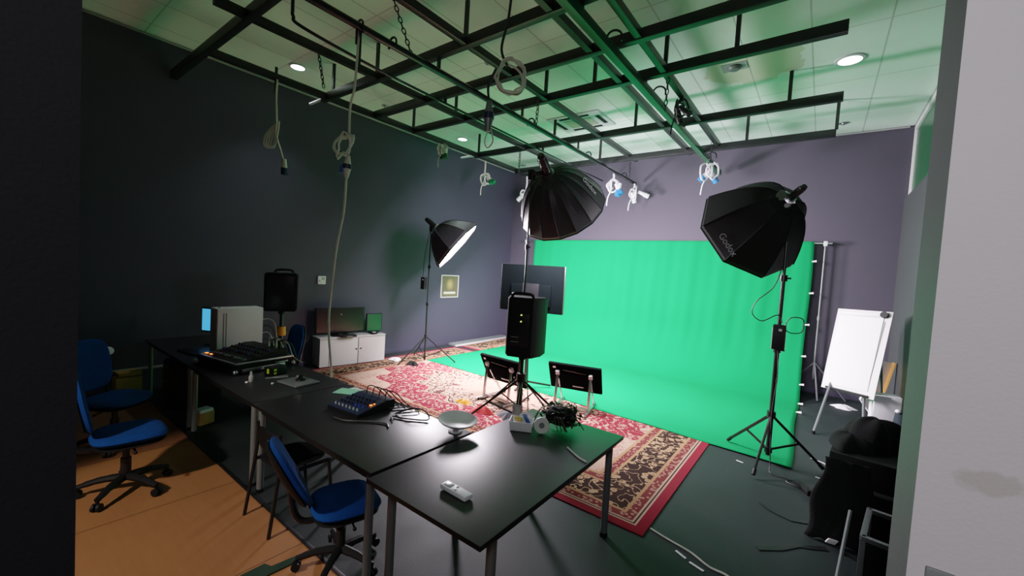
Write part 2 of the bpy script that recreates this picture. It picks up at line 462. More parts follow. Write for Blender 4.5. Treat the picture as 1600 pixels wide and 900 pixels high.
for y in (3.8, 5.2, 8.3):
    b = B(); hook(b, -1.80, y, 4.33, .07, (1,.3,0), .08); b.build('hook', M['rig'], t, world=True)
for y in (3.23, 4.87, 6.6): B().bx(-1.89,-1.85,y-.03,y+.03,4.32,4.363).build('strap', M['rig'], t, world=True)
# chains
def chain(a, bb, label):
    a, bb = Vector(a), Vector(bb); L = (bb-a).length; n = max(3, int(L/.055)); b = B(); d = (bb-a)/L
    u, v, _ = frame(d)
    for i in range(n):
        c = a+d*L*(i+.5)/n; s_ = u if i % 2 else v
        pts = [c+d*math.cos(k*PI/4)*.036+s_*math.sin(k*PI/4)*.018 for k in range(8)]
        b.tube(pts, .0065, 5, True, sub=2)
    o = b.build('hanging_chain', M['blackm']); setorigin(o, a)
    tag(o, label, 'chain', 'chains hanging the grid')
chain((-5.85,2.93,4.865), (-5.9,3.05,4.44), 'black chain dropping from the ceiling beside the lit downlight nearest the side wall')
chain((-3.9,2.72,4.865), (-3.75,2.9,4.26), 'black chain beside the round pipe near the edge of the ceiling')
chain((-3.3,4.72,4.352), (-3.32,4.72,3.98), 'short black chain hanging under the grid in front of the ceiling vent')
chain((-1.62,4.95,4.362), (-1.63,4.95,3.98), 'black chain hanging under the grid next to the dark green rail')
chain((-3.27,8.05,4.31), (-3.27,8.05,4.0), 'black chain hanging beyond the vent close to the back wall')
chain((-1.66,7.6,4.37), (-1.68,7.6,4.08), 'short black chain above the white plugs at the end of the green rail')
chain((-5.0,6.62,4.37), (-5.0,6.62,3.9), 'black chain hanging under the grid in front of the small lit downlight')
# ------------------------------------------------------------------ ceiling fittings
def downlight(x, y, lit, label, r=.10):
    t = thing('ceiling_downlight', label, 'downlight', (x, y, ZC), 0, 'recessed ceiling downlights')
    B().lathe([(r*1.28,0), (r*1.28,-.012), (r*1.02,-.018), (r*1.0,-.004)], (0,0,0), (0,0,1), 28, False).build('ring', M['white_pl'] if lit else M['chrome'], t)
    if lit: B().cyl((0,0,-.004), (0,0,-.012), r, n=28).build('lens', M['down'], t)
    else:
        b = B(); b.sph((0,0,-.012), r*.72, (1,1,.7)); b.build('eyeball', M['chrome'], t)
downlight(-6.56, 2.98, True, 'lit round downlight over the black side wall beside a chain', .095)
downlight(.07, 6.61, True, 'lit round downlight, largest and brightest, in the open ceiling beside the grid', .12)
downlight(-6.68, 6.67, True, 'small lit round downlight seen through the grid above the tilted white softbox', .10)
for x, y, l in ((-6.63,4.6,'unlit chrome eyeball downlight between the first two lit ones along the side wall'), (.09,9.07,'unlit chrome downlight close to the back wall by the pale window frame'),
                (-6.74,9.11,'unlit downlight near the far corner of the ceiling beside the parabolic softbox head'), (-3.93,4.37,'unlit chrome downlight behind the coiled cable'), (-3.82,2.9,'unlit chrome downlight next to a chain near the picture top'), (-2.3,5.9,'unlit downlight beside the ceiling vent')):
    downlight(x, y, False, l, .055)
t = thing('ceiling_vent', 'pale square air conditioning vent in the ceiling above the grid', 'vent', (-3.85,6.95,ZC))
b = B(); b.box((0,0,-.012), (1.05,.8,.022), None, .008); b.build('panel', M['white_pl'], t)
for dy in (-.29, .29): B().box((0,dy,-.026), (.6,.07,.012), None, .003).build('slot', M['blackp'], t)
for dx in (-.42, .42): B().box((dx,0,-.026), (.07,.4,.012), None, .003).build('slot', M['blackp'], t)
B().box((0,0,-.027), (.55,.38,.012), None, .004).build('grille', pm('beige_grille', (.45,.42,.36), .6), t)
t = thing('smoke_detector', 'round grey ceiling detector on a stained tile', 'detector', (-1.14,6.12,ZC))
B().lathe([(.085,0), (.085,-.02), (.06,-.045), (.02,-.05)], (0,0,0), (0,0,1), 20).build('housing', M['steel'], t)
B().box((0,0,-.004), (.3,.22,.006)).build('plate', M['lcd'], t)
# ------------------------------------------------------------------ hanging cables
def coil(b, c, R, n, u, v, r, jit=.02, turns_off=.01):
    c, u, v = Vector(c), Vector(u).normalized(), Vector(v).normalized(); w = u.cross(v)
    pts = []
    for k in range(int(n*12)+1):
        a = 2*PI*k/12; rr = R*(1+random.uniform(-jit, jit)*3)
        pts.append(c+u*math.cos(a)*rr+v*math.sin(a)*rr*1.1+w*turns_off*(k/12-n/2))
    b.tube(pts, r, 6, sub=2)
def plug(t, p, d, r=.035, L=.16, body='cord', ring='navy_plug'):
    p, d = Vector(p), Vector(d).normalized()
    b = B(); b.cyl(p, p+d*L*.5, r*.55, r, 12); b.build('plug', M[body], t, world=True)
    b = B(); b.cyl(p+d*L*.5, p+d*L*.75, r*1.25, n=12); b.build('socket_collar', M[ring], t, world=True)
    b = B(); b.cyl(p+d*L*.75, p+d*L*1.25, r*1.05, r*.55, 12); b.build('socket', M[body], t, world=True)
VR, VU = Vector((.8,.6,0)), Vector((0,0,1))
# long pale cable with coil and connector, falling to the floor in front of the white cabinet
t = thing('hanging_cable', 'long pale cable with a coil and connector falling past the white cabinet', 'cable', (-3.7,2.25,4.2))
b = B(); b.tube([(-3.70,2.24,4.25), (-3.69,2.22,3.95), (-3.68,2.2,3.65), (-3.71,2.18,3.45), (-3.69,2.17,3.2)], .012, 7); b.build('upper_cable', M['cord'], t, world=True)
b = B(); hook(b, -3.70, 2.24, 4.24, .05, (1,0,0), .16); b.bx(-3.715,-3.685,2.225,2.255,3.86,4.24); b.build('hook', M['rig'], t, world=True)
b = B(); coil(b, (-3.735,2.15,3.09), .09, 2.6, (.6,.45,.35), VU, .011, .10, .03); b.build('coil', M['cord'], t, world=True)
plug(t, (-3.69,2.17,2.99), (0,-.05,-1), .034, .17)
b = B(); b.box((-3.72,2.13,2.86), (.035,.03,.07), None, .006); b.build('cap', M['blue_plug'], t, world=True)
b = B(); b.tube([(-3.69,2.16,2.80), (-3.726,2.168,2.46), (-3.847,2.185,2.156), (-3.953,2.212,1.83), (-4.098,2.268,1.42), (-4.178,2.325,1.13), (-4.243,2.39,.87), (-4.26,2.43,.5), (-4.27,2.46,.06), (-4.32,2.52,.03), (-4.5,2.56,.014)], .012, 7); b.build('lower_cable', M['cord'], t, world=True)
# pale bundle against the black wall
t = thing('hanging_cable', 'pale bundled cable with a navy plug hanging against the black side wall', 'cable', (-6.05,2.5,4.35))
b = B(); b.tube([(-6.08,2.5,4.38), (-6.1,2.5,4.15), (-6.11,2.52,3.85), (-6.13,2.53,3.65), (-6.10,2.58,3.45), (-6.08,2.62,3.3)], .014, 7); b.build('cable', M['cord'], t, world=True)
for k in range(4):
    b = B(); x = -6.13-.02*k; b.tube([(-6.12,2.53,3.82), (x-.03,2.5-.02*k,3.66), (x-.05,2.48-.02*k,3.50), (x-.02,2.52,3.5), (x+.01,2.54,3.66), (-6.1,2.55,3.84)], .011, 6); b.build('loop', M['cord'], t, world=True)
b = B(); b.cyl((-6.12,2.5,4.55), (-6.12,2.5,4.2), .018); b.build('hook', M['rig'], t, world=True)
b = B(); b.cyl((-6.08,2.62,3.34), (-6.08,2.63,3.22), .03, .036); b.build('plug', M['cord'], t, world=True)
b = B(); b.cyl((-6.08,2.63,3.22), (-6.08,2.635,3.13), .045); b.build('socket_collar', M['navy_plug'], t, world=True)
# dark coil with big plug near the picture top
t = thing('hanging_cable', 'coiled grey cable with a large grey plug hanging in front of the grid', 'cable', (-2.3,2.83,4.4))
b = B(); b.tube([(-2.36,2.87,4.50), (-2.37,2.85,4.2), (-2.42,2.84,3.95), (-2.36,2.86,3.8)], .012, 7); b.build('cable', M['cord_dark'], t, world=True)
b = B(); coil(b, (-2.32,2.87,3.69), .125, 3.4, VR, VU, .010, .07, .03); b.build('coil', M['cord'], t, world=True)
b = B(); b.tube([(-2.42,2.78,3.75), (-2.47,2.75,3.6), (-2.45,2.75,3.46)], .011, 6); b.build('tail', M['cord_dark'], t, world=True)
plug(t, (-2.45,2.75,3.47), (0,.02,-1), .040, .21, 'steel')
b = B(); b.tube([(-2.44,2.75,3.22), (-2.47,2.74,3.12), (-2.44,2.75,3.06), (-2.40,2.77,3.12), (-2.42,2.76,3.22)], .006, 6); b.build('wire_loop', M['cord'], t, world=True)
b = B(); b.cyl((-2.36,2.87,4.86), (-2.36,2.87,4.5), .016); b.build('hook', M['rig'], t, world=True)
def bundle(loc, label, s=1., tint='cord', plugc='blue_plug', seed=0, hang=.25):
    random.seed(seed)
    x, y, z = loc
    t = thing('hanging_cable', label, 'cable', loc, 0, 'cable ends tied along the overhead bars')
    b = B(); b.tube([(0,0,0), (.01,0,-hang*.5), (-.01,.01,-hang)], .014*s, 6); b.build('cable', M[tint], t)
    for k in range(3):
        b = B(); a = random.uniform(0, PI)
        coil(b, (random.uniform(-.05,.05)*s, random.uniform(-.04,.04)*s, -hang-.08*s), random.uniform(.055,.09)*s, 1.3, (math.cos(a),math.sin(a),0), (0,0,1), .010*s, .06); b.build('loop', M[tint], t)
    for k in range(2):
        d = Vector((random.uniform(-.5,1), random.uniform(-.3,.5), -random.uniform(.3,1))).normalized()
        p = Vector((random.uniform(-.04,.1)*s, 0, -hang-.06*s))
        b = B(); b.cyl(p, p+d*.10*s, .024*s, .03*s, 10); b.build('plug', M['white_pl' if tint == 'white_pl' else tint], t)
        b = B(); b.cyl(p+d*.10*s, p+d*.17*s, .036*s, n=10); b.build('socket_collar', M[plugc], t)
    b = B(); b.tube([(0,0,-hang-.1*s), (-.06*s,0,-hang-.22*s), (-.08*s,.02,-hang-.34*s)], .008*s, 5); b.build('loose_end', M[tint], t)
    return t
bundle((-3.72,8.3,4.17), 'white cable bundle with blue plugs tied below the round pipe before the back wall', 1.6, 'white_pl', seed=3, hang=.12)
bundle((-3.62,9.25,4.15), 'white looped cable tied at the very end of the round pipe', 1.5, 'white_pl', 'white_pl', seed=5, hang=.10)
bundle((-1.84,8.35,4.2), 'white cable bundle with blue plugs tied near the end of the green rail', 1.6, 'white_pl', seed=8, hang=.02)
bundle((-6.08,8.4,4.35), 'pale cable end hanging behind the tall parabolic softbox beside its head', 1.5, 'white_pl', 'white_pl', seed=11, hang=.32)
bundle((-6.12,5.55,4.36), 'thin cable looped over the grid with a green tinted plug dangling down', 1.2, 'cord', 'rig_green', seed=14, hang=.02)
bundle((-6.12,6.85,4.36), 'greenish cable end dangling above the lit softbox against the side wall', 1.3, 'cord', 'rig_green', seed=17, hang=.30)
bundle((-1.66,5.6,4.36), 'dark cable loop tied beside the green rail next to a chain', 1.2, 'cord_dark', 'cord_dark', seed=20, hang=.03)
# ------------------------------------------------------------------ chroma backdrop and its stand
t = thing('backdrop_stand', 'thin metal stand carrying the green backdrop, feet on the dark floor', 'backdrop stand', (-3.3,9.5,0))
b = B(); b.cyl((-6.95,9.5,2.83), (.10,9.5,2.83), .018, n=10); b.build('crossbar', M['chrome'], t, world=True)
for sx in (-6.75, 0.0):
    b = B(); b.cyl((sx,9.5,.3), (sx,9.5,2.8), .016, n=10); b.cyl((sx,9.5,1.4), (sx,9.5,1.48), .026, n=10); b.build('pole', M['steel'], t, world=True)
    b = B(); b.bx(sx-.03, sx+.03, 9.47, 9.53, 2.78, 2.87, .006); b.build('clamp', M['white_pl'], t, world=True)
    for a in (math.radians(-80), math.radians(-200), math.radians(40) if sx < -1 else math.radians(-10)):
        e = Vector((sx+math.cos(a)*.5, 9.5+math.sin(a)*.5*(.3 if math.sin(a) > 0 else 1), .015))
        b = B(); b.bar((sx,9.5,.62), e, .022, .012); b.build('leg', M['steel'], t, world=True)
def cloth_pt(u, v):
    # u across, v from the top bar down and out over the floor
    x = -6.42+u*6.25
    Ltot = 2.85+3.75; s = v*Ltot
    R = 1.1; zt = 2.86; y0 = 9.44
    straight = zt-R
    if s < straight: y, z = y0, zt-s
    elif s < straight+R*PI/2:
        a = (s-straight)/R; y, z = y0-R*(1-math.cos(a)), R-R*math.sin(a)
    else: y, z = y0-R-(s-straight-R*PI/2), 0.
    front = 5.72-.30*(u**1.5)                                    # front hem runs slightly askew
    yend = y0-R-(Ltot-straight-R*PI/2)
    if y < y0-R: y = (y0-R)-(y0-R-y)*(y0-R-front)/(y0-R-yend)
    rip = .012*math.sin(x*9+1.3*math.sin(s*1.1))+.010*math.sin(x*23+s)
    if z > .02: y += rip*min(1, z)*.9
    z += .019+.003*math.sin(x*5+y*3)
    if v == 0: z = zt
    # side hems pull in a little
    x += .03*math.sin(s*2.3)*(u-.5)
    if u > .5 and s > 3: x += .05*(s-3)/3.6*(u-.5)*2
    return (x, y, z)
t = thing('chroma_backdrop', 'bright green muslin backdrop swept from its bar down across the floor', 'green screen', (-3.3,9.4,0))
o = B().grid(cloth_pt, 90, 90).build('cloth', M['greencloth'], t, world=True)
so = o.modifiers.new('thick', 'SOLIDIFY'); so.thickness = .004; so.offset = 1
for k in range(7):
    s = .06+.09*k; p = cloth_pt(1, s)
    b = B(); b.cyl((p[0]-.02,p[1]-.006,p[2]), (p[0]+.05,p[1]-.006,p[2]+.01), .012, .02, 8); b.build('hem_clip', M['whitepaper'], t, world=True)
# ------------------------------------------------------------------ rugs
def rug(name, x0, x1, y0, y1, mat, label, rz=0, z=.012):
    w, h = (x1-x0)/2, (y1-y0)/2
    o = B().box((0,0,z/2), (2*w,2*h,z), None, .003).build(name, mat)
    o.location = ((x0+x1)/2, (y0+y1)/2, 0); o.rotation_euler = (0,0,rz)
    return tag(o, label, 'rug')
rug('persian_rug', -7.12, -.955, 3.13, 7.22, mat_rug(3.083, 2.045), 'large crimson and cream floral rug under the tables, with black flowered border', 0, .010)
rug('persian_rug', -7.3, -4.0, 7.4, 9.3, mat_rug(1.65, .95), 'second patterned rug in the far corner beside the green backdrop', 0, .010)
t = thing('loose_plank', 'long grey plank lying along the foot of the black side wall', 'plank', (-7.25,8.3,0), math.radians(2))
b = B(); b.box((0,0,.045), (.22,2.2,.07), None, .015); b.build('board', M['steel'], t)
b = B(); b.box((.12,0,.03), (.02,2.15,.04), None, .004); b.build('edging', M['white_pl'], t)
# ------------------------------------------------------------------ studio lights
def tripod(t, c, ztop, r, rad, legz, angs, mat='blackm', lift=.06, brace=True):
    cx, cy = c
    b = B(); b.cyl((cx,cy,lift), (cx,cy,ztop*.45), r*1.25, n=12); b.cyl((cx,cy,ztop*.43), (cx,cy,ztop*.72), r, n=12); b.cyl((cx,cy,ztop*.7), (cx,cy,ztop), r*.8, n=12)
    b.build('pole', M[mat], t, world=True)
    for f in (.43, .70):
        b = B(); b.cyl((cx,cy,ztop*f), (cx,cy,ztop*f+.07), r*1.9, n=12); b.bar((cx,cy,ztop*f+.035), (cx+.07,cy-.03,ztop*f+.035), .018, .018, .003); b.build('clamp', M[mat], t, world=True)
    for z0, z1, rr in ((legz-.035,legz+.035,r*2.2), (lift+.03,lift+.09,r*2.)):
        b = B(); b.cyl((cx,cy,z0), (cx,cy,z1), rr, n=12); b.build('collar', M[mat], t, world=True)
    for a in angs:
        e = Vector((cx+math.cos(a)*rad, cy+math.sin(a)*rad, .046)); s = Vector((cx,cy,legz))
        b = B(); b.bar(s, e, r*1.1, r*1.5, .003); l = b.build('leg', M[mat], t, world=True)
        b = B(); b.cyl(e+Vector((0,0,-.004)), e+(s-e).normalized()*.06, r*1.0, n=8); b.build('rubber_foot', M['blackp'], l, world=True)
        if brace:
            b = B(); m_ = s.lerp(e, .55); b.bar((cx,cy,lift+.06), m_, r*.7, r*1.1); b.build('brace', M[mat], l, world=True)
def softbox(t, apex, axis, R, L, n, shell, glow, bulge=.12, roll=0., lamp='lamp_head', p=.62, lip=.05, head=1.):
    apex, d = Vector(apex), Vector(axis).normalized(); u, v, _ = frame(d)
    q = Matrix.Rotation(roll, 3, d); u, v = q@u, q@v
    b = B(); K = 10; rings = []
    for i in range(K+1):
        f = i/K; rr = .075+(R-.075)*f**p; hh = L*(f**(1.0+bulge))
        ring = []
        for k in range(n*2):
            a = 2*PI*k/(n*2)
            fac = 1. if k % 2 == 0 else math.cos(PI/n)*(1.-.035*math.sin(f*PI)) 
            ring.append(b.bm.verts.new(apex+d*hh+(u*math.cos(a)+v*math.sin(a))*rr*fac))
        rings.append(ring)
    ring = [b.bm.verts.new(v_.co+d*lip) for v_ in rings[-1]]; rings.append(ring)
    m = n*2
    for a, c in zip(rings, rings[1:]):
        for k in range(m): b.bm.faces.new((a[k], c[k], c[(k+1)%m], a[(k+1)%m]))
    sh = b.build('softbox_shell', M[shell], t, world=True, angle=9, recalc=True)
    b = B()
    for k in range(n):                                           # sewn rod seams
        a = 2*PI*k/n
        pts = [apex+d*L*((i/K)**(1+bulge))+(u*math.cos(a)+v*math.sin(a))*(.075+(R-.075)*(i/K)**p+.003) for i in range(K+1)]
        b.tube(pts, .006, 5, smooth=False)
    b.build('seam', M[shell], sh, world=True)
    b = B(); c = apex+d*(L+lip*.45)
    b.face([c+(u*math.cos(2*PI*k/n)+v*math.sin(2*PI*k/n))*R*.992 for k in range(n)])
    df = b.build('diffuser', M[glow], t, world=True, recalc=False, smooth=False)
    if df.data.polygons[0].normal.dot(d) < 0: df.data.flip_normals()
    b = B(); pts = [c+d*.025+(u*math.cos(2*PI*k/n)+v*math.sin(2*PI*k/n))*R*.995 for k in range(n)]
    b.tube(pts, .012, 6, True, smooth=False); b.build('rim', M['blackp'], sh, world=True)
    # speed ring, lamp head and tilt bracket behind the apex
    b = B(); b.cyl(apex-d*.03, apex+d*.02, .095*head, n=20); b.build('speed_ring', M['chrome'], t, world=True)
    b = B(); b.cyl(apex-d*.30*head, apex-d*.03, .058*head, .066*head, 18); b.cyl(apex-d*.34*head, apex-d*.30*head, .045*head, .058*head, 18)
    for k in range(6): b.cyl(apex-d*(.10+.03*k)*head, apex-d*(.11+.03*k)*head, .068*head, n=18)
    b.build(lamp, M['blackm'], t, world=True)
    return u, v, d
def powerpack(t, p, sc=1.):
    x, y, z = p
    b = B(); b.box((x,y,z), (.09*sc,.06*sc,.2*sc), None, .008); pk = b.build('power_pack', M['blackp'], t, world=True)
    b = B(); b.box((x+.01,y-.032*sc,z+.06*sc), (.03,.004,.025)); b.build('display', M['white_pl'], pk, world=True)

# lit softbox by the side wall
t = thing('studio_softbox', 'glowing tilted octagonal softbox on a black stand beside the black side wall', 'studio light', (-6.3,5.55,0))
tripod(t, (-6.3,5.55), 2.74, .014, .62, .55, [math.radians(a) for a in (40, 265, 160)])
softbox(t, (-6.086,5.494,2.727), (.60,.50,-.62), .575, .50, 8, 'umbcloth', 'lamp', .12, .2, head=.8)
b = B(); b.bx(-6.325,-6.275,5.52,5.58,2.66,2.80,.008); b.bar((-6.3,5.55,2.77), (-6.15,5.5,2.78), .04, .05, .005); b.build('tilt_bracket', M['blackm'], t, world=True)
powerpack(t, (-6.37,5.49,1.62), 1.2)
b = B(); b.tube([(-6.28,5.52,2.72), (-6.33,5.45,2.2), (-6.37,5.46,1.74)], .006, 5); b.build('cable', M['cord_dark'], t, world=True)
# octagonal softbox on the tall stand in front of the green screen
t = thing('studio_softbox', 'large black octagonal softbox seen from behind on a tall stand beside the easel', 'studio light', (-.34,5.4,0))
tripod(t, (-.34,5.4), 2.93, .02, .54, .56, [math.radians(a) for a in (21, 146, 262)], lift=.10)
AX = (-.636,.617,-.464)
ou, ov, od = softbox(t, (-.348,5.33,2.946), AX, .625, .62, 8, 'softcloth', 'lamp2', .10, 0., p=.56, head=.62)
b = B(); b.bx(-.37,-.31,5.36,5.44,2.80,2.96,.008); b.bar((-.34,5.4,2.92), (-.33,5.31,2.96), .05, .06, .006); b.build('tilt_bracket', M['blackm'], t, world=True)
b = B(); b.cyl((-.42,5.24,2.97), (-.40,5.29,2.97), .055, n=14); b.cyl((-.36,5.24,2.86), (-.35,5.30,2.86), .026, n=10); b.build('tilt_knob', M['chrome'], t, world=True)
powerpack(t, (-.33,5.335,1.44), 1.35)
b = B(); b.bx(-.395,-.38,5.31,5.37,1.30,1.54,.004); b.build('pack_strap', M['white_pl'], t, world=True)
b = B(); b.tube([(-.36,5.37,2.2), (-.42,5.33,1.98), (-.56,5.3,1.82), (-.60,5.3,1.68), (-.50,5.3,1.60), (-.36,5.34,1.68), (-.31,5.33,1.60)], .006, 5); b.build('cable', M['cord_dark'], t, world=True)
b = B(); b.tube([(-.29,5.33,1.55), (-.24,5.32,1.66), (-.13,5.31,1.66), (-.13,5.31,1.53), (-.22,5.32,1.50), (-.28,5.33,1.53)], .006, 5); b.build('cable', M['cord_dark'], t, world=True)
b = B(); b.tube([(-.33,5.33,1.30), (-.31,5.30,1.0), (-.33,5.28,.6), (-.30,5.2,.1), (-.28,5.12,.012), (-.14,5.11,.01), (-.10,5.10,.012), (-.07,5.10,.015)], .006, 5); b.build('cable', M['cord_dark'], t, world=True)
b = B(); b.box((-.315,5.31,.96), (.02,.02,.05), None, .004); b.build('cable_switch', M['blackp'], t, world=True)
b = B(); b.tube([(-.1,5.10,.012), (-.14,5.02,.012), (-.03,4.97,.012), (.0,5.05,.012)], .006, 5); b.build('cable', M['cord_dark'], t, world=True)
t2 = thing('power_adapter', 'dark grey power adapter brick lying on the floor near the stand', 'adapter', (.02,4.98,0), math.radians(-60))
B().box((0,0,.025), (.24,.09,.05), None, .008).build('brick', M['blackp'], t2)
b = B(); b.tube([(.12,0,.02), (.17,.02,.01), (.20,-.04,.008), (.24,-.07,.008)], .006, 5); b.build('lead', M['cord_dark'], t2)
# tall parabolic softbox
t = thing('parabolic_softbox', 'tall black ribbed parabolic softbox tilted down, on a stand behind the loudspeaker', 'studio light', (-3.23,4.57,0))
tripod(t, (-3.23,4.57), 3.26, .016, .5, .55, [math.radians(a) for a in (75, 195, 315)])
PX = (-.063,.781,-.622)
pa = Vector((-3.085,4.753,3.327))
pu, pv, pd = softbox(t, pa, PX, .632, .60, 16, 'umbcloth', 'lamp3', .45, .1, p=.62, lip=.03, head=.95)
b = B(); b.bx(-3.265,-3.195,4.53,4.61,3.22,3.36,.008); b.bar((-3.23,4.58,3.31), (-3.10,4.70,3.34), .05, .05, .006); b.build('tilt_bracket', M['blackm'], t, world=True)
b = B(); hook(b, -3.08, 4.56, 3.50, .045, (1,0,0), .05); b.build('head_handle', M['pipe'], t, world=True)
# ------------------------------------------------------------------ loudspeakers
def speaker_stand(loc, label, ztop, angs, rad, band=None):
    x, y, _ = loc
    t = thing('speaker_stand', label, 'speaker stand', loc)
    b = B(); b.cyl((x,y,.25), (x,y,ztop), .024, n=14); b.cyl((x,y,.2), (x,y,ztop*.62), .032, n=14); b.build('pole', M['blackm'], t, world=True)
    for z0, z1, rr in ((.66,.76,.055), (.2,.27,.05)):
        b = B(); b.cyl((x,y,z0), (x,y,z1), rr, n=14); b.build('collar', M['blackp'], t, world=True)
    for a in angs:
        e = Vector((x+math.cos(a)*rad, y+math.sin(a)*rad, .028)); s = Vector((x,y,.70))
        b = B(); b.bar(s, e, .022, .026, .004); l = b.build('leg', M['blackm'], t, world=True)
        b = B(); b.bar((x,y,.24), s.lerp(e,.58), .014, .02); b.build('brace', M['blackm'], l, world=True)
        b = B(); b.sph(e+Vector((0,0,.008)), .022, n=10); b.build('rubber_foot', M['blackp'], l, world=True)
    if band:
        b = B(); b.cyl((x,y,band), (x,y,band+.13), .06, n=16); b.cyl((x,y,band+.02), (x,y,band+.04), .066, n=16); b.build('clamp_collar', M['orange'], t, world=True)
    return t
def loudspeaker(loc, rz, label, w, h, d, leds):
    t = thing('loudspeaker', label, 'loudspeaker', loc, rz)
    # plan outline: wide front (+y), tapered back (-y)
    f, k = w/2, w*.36
    pl = [(-f,d/2), (f,d/2), (f,d*.05), (k,-d/2+.03), (k-.03,-d/2), (-k+.03,-d/2), (-k,-d/2+.03), (-f,d*.05)]
    b = B(); b.prism([(x,y,0) for x, y in pl], (0,0,h))
    bmesh.ops.bevel(b.bm, geom=list(b.bm.edges), offset=.018, segments=2, affect='EDGES')
    b.build('cabinet', M['blackp'], t, angle=30)
    b = B(); b.box((0,d/2+.004,h*.5), (w*.9,.012,h*.9), None, .02); b.build('grille', M['blackm'], t)
    b = B(); b.box((0,-d/2-.004,h*.46), (w*.5,.012,h*.55), None, .006); b.build('amplifier_panel', M['blackm'], t)
    b = B(); b.tube([(-w*.28,-d*.32,h-.01), (-w*.24,-d*.36,h+.035), (0,-d*.38,h+.045), (w*.24,-d*.36,h+.035), (w*.28,-d*.32,h-.01)], .018, 8); b.build('handle', M['blackp'], t)
    b = B(); b.cyl((0,0,-.05), (0,0,.005), .045, n=14); b.build('pole_cup', M['blackp'], t)
    for (x, z) in leds:
        b = B(); b.cyl((x,-d/2-.010,z), (x,-d/2-.018,z), .009, n=10); b.build('indicator', M['led_y'], t)
    for z in (.12, .2): B().box((-w*.1,-d/2-.012,h*z+.1), (.09,.006,.008)).build('control_slot', M['lcd'], t)
    return t
speaker_stand((-2.80,4.0,0), 'black tripod speaker stand straddling the rug behind the near table', .93, [math.radians(a) for a in (185, 40, 300)], .78)
loudspeaker((-2.80,4.0,.985), math.radians(18), 'black loudspeaker seen from the back with two yellow lights, before the green backdrop', .46, .70, .38, [(.02,.50), (.02,.425)])
speaker_stand((-6.28,2.75,0), 'black tripod speaker stand with an orange collar beside the black side wall', 1.15, [math.radians(a) for a in (75, 165, 255)], .5, .83)
loudspeaker((-6.28,2.75,1.20), math.radians(238), 'black loudspeaker on its stand before the black side wall, beside the wall thermostat', .42, .55, .34, [])
# cable dangling from the near speaker
b = B(); b.tube([(-2.62,3.86,1.0), (-2.60,3.85,.7), (-2.58,3.86,.4), (-2.62,3.9,.012), (-2.75,3.7,.02)], .006, 5); o = b.build('hanging_cable', M['cord_dark']); setorigin(o, (-2.6,3.85,1)); tag(o, 'black cable dangling from the loudspeaker with two yellow lights', 'cable')
# ------------------------------------------------------------------ big television seen from behind
t = thing('television', 'large flat television seen from behind above the loudspeaker with yellow lights', 'television', (-3.92,5.76,.035), math.radians(13))
b = B(); b.box((0,0,1.665), (1.14,.05,.80), None, .012); b.build('back_cover', M['matte'], t)
b = B(); b.box((0,.03,1.665), (1.06,.012,.72), None, .004); b.build('screen', M['screen'], t)
b = B(); b.box((0,-.045,1.55), (.72,.05,.36), None, .015); b.build('electronics_bulge', M['matte'], t)
for s in (-1, 1): B().box((s*.574,.0,1.665), (.012,.056,.79), None, .003).build('side_edge', M['chrome'], t)
b = B(); b.cyl((0,-.05,.06), (0,-.05,1.6), .03, n=14); b.box((0,-.07,1.6), (.3,.03,.3), None, .006); b.build('pole', M['blackm'], t)
for a in (30, 150, 270):
    e = (math.cos(math.radians(a))*.45, -.05+math.sin(math.radians(a))*.42, .02)
    b = B(); b.bar((0,-.05,.08), e, .04, .03, .005); b.build('leg', M['blackm'], t)
# ------------------------------------------------------------------ floor monitors on chrome easels
def floor_monitor(loc, rz, label, w=.78, h=.46, tilt=28):
    t = thing('floor_monitor', label, 'monitor', loc, rz, 'tilted screens on chrome floor frames')
    R = Matrix.Rotation(math.radians(tilt), 3, 'X')
    c = Vector((0,.0,.46))
    def L(p): return R @ Vector(p) + c
    b = B(); b.box(c, (w,.045,h), R, .008); b.build('back_cover', M['matte'], t)
    b = B(); b.box(L((0,.026,0)), (w-.04,.008,h-.04), R); b.build('screen', M['screen'], t)
    b = B(); b.box(L((0,-.035,-.03)), (w*.55,.04,h*.55), R, .012); b.build('electronics_bulge', M['matte'], t)
    b = B(); b.tube([L((-.16,-.03,.14)), L((-.14,-.045,.15)), L((.14,-.045,.13)), L((.16,-.03,.12))], .010, 6); b.build('carry_handle', M['blackm'], t)
    b = B(); b.box(L((-.3,-.027,.17)), (.04,.004,.03), R); b.box(L((.05,-.058,-.12)), (.16,.004,.02), R); b.build('label_plate', M['silver'], t)
    for s in (-1, 1):
        x = s*.245
        b = B(); b.bar((x,-.30,.02), (x,.36,.02), .035, .035, .004); b.build('foot_rail', M['chrome'], t)
        b = B(); b.bar((x,-.14,.03), L((x,-.05,.10)), .03, .035, .004); b.build('upright', M['chrome'], t)
        b = B(); b.bar((x,.26,.03), L((x,-.035,-.02)), .022, .025, .003); b.build('strut', M['chrome'], t)
        b = B(); b.box(L((x,-.055,.10)), (.055,.05,.075), R, .008); b.build('clamp_block', M['white_pl'], t)
        for yy in (-.27, .33):
            b = B(); b.cyl((x-.02,yy,.02), (x+.02,yy,.02), .02, n=12); b.build('wheel', M['blackp'], t)
    b = B(); b.bar((-.245,-.15,.06), (.245,-.15,.06), .025, .025, .003); b.build('crossbar', M['chrome'], t)
    return t
floor_monitor((-2.78,5.36,.012), math.radians(14), 'tilted screen on a chrome floor frame, alone before the green backdrop')
floor_monitor((-3.74,4.86,.012), math.radians(-4), 'tilted screen on a chrome floor frame, half hidden behind the speaker stand')
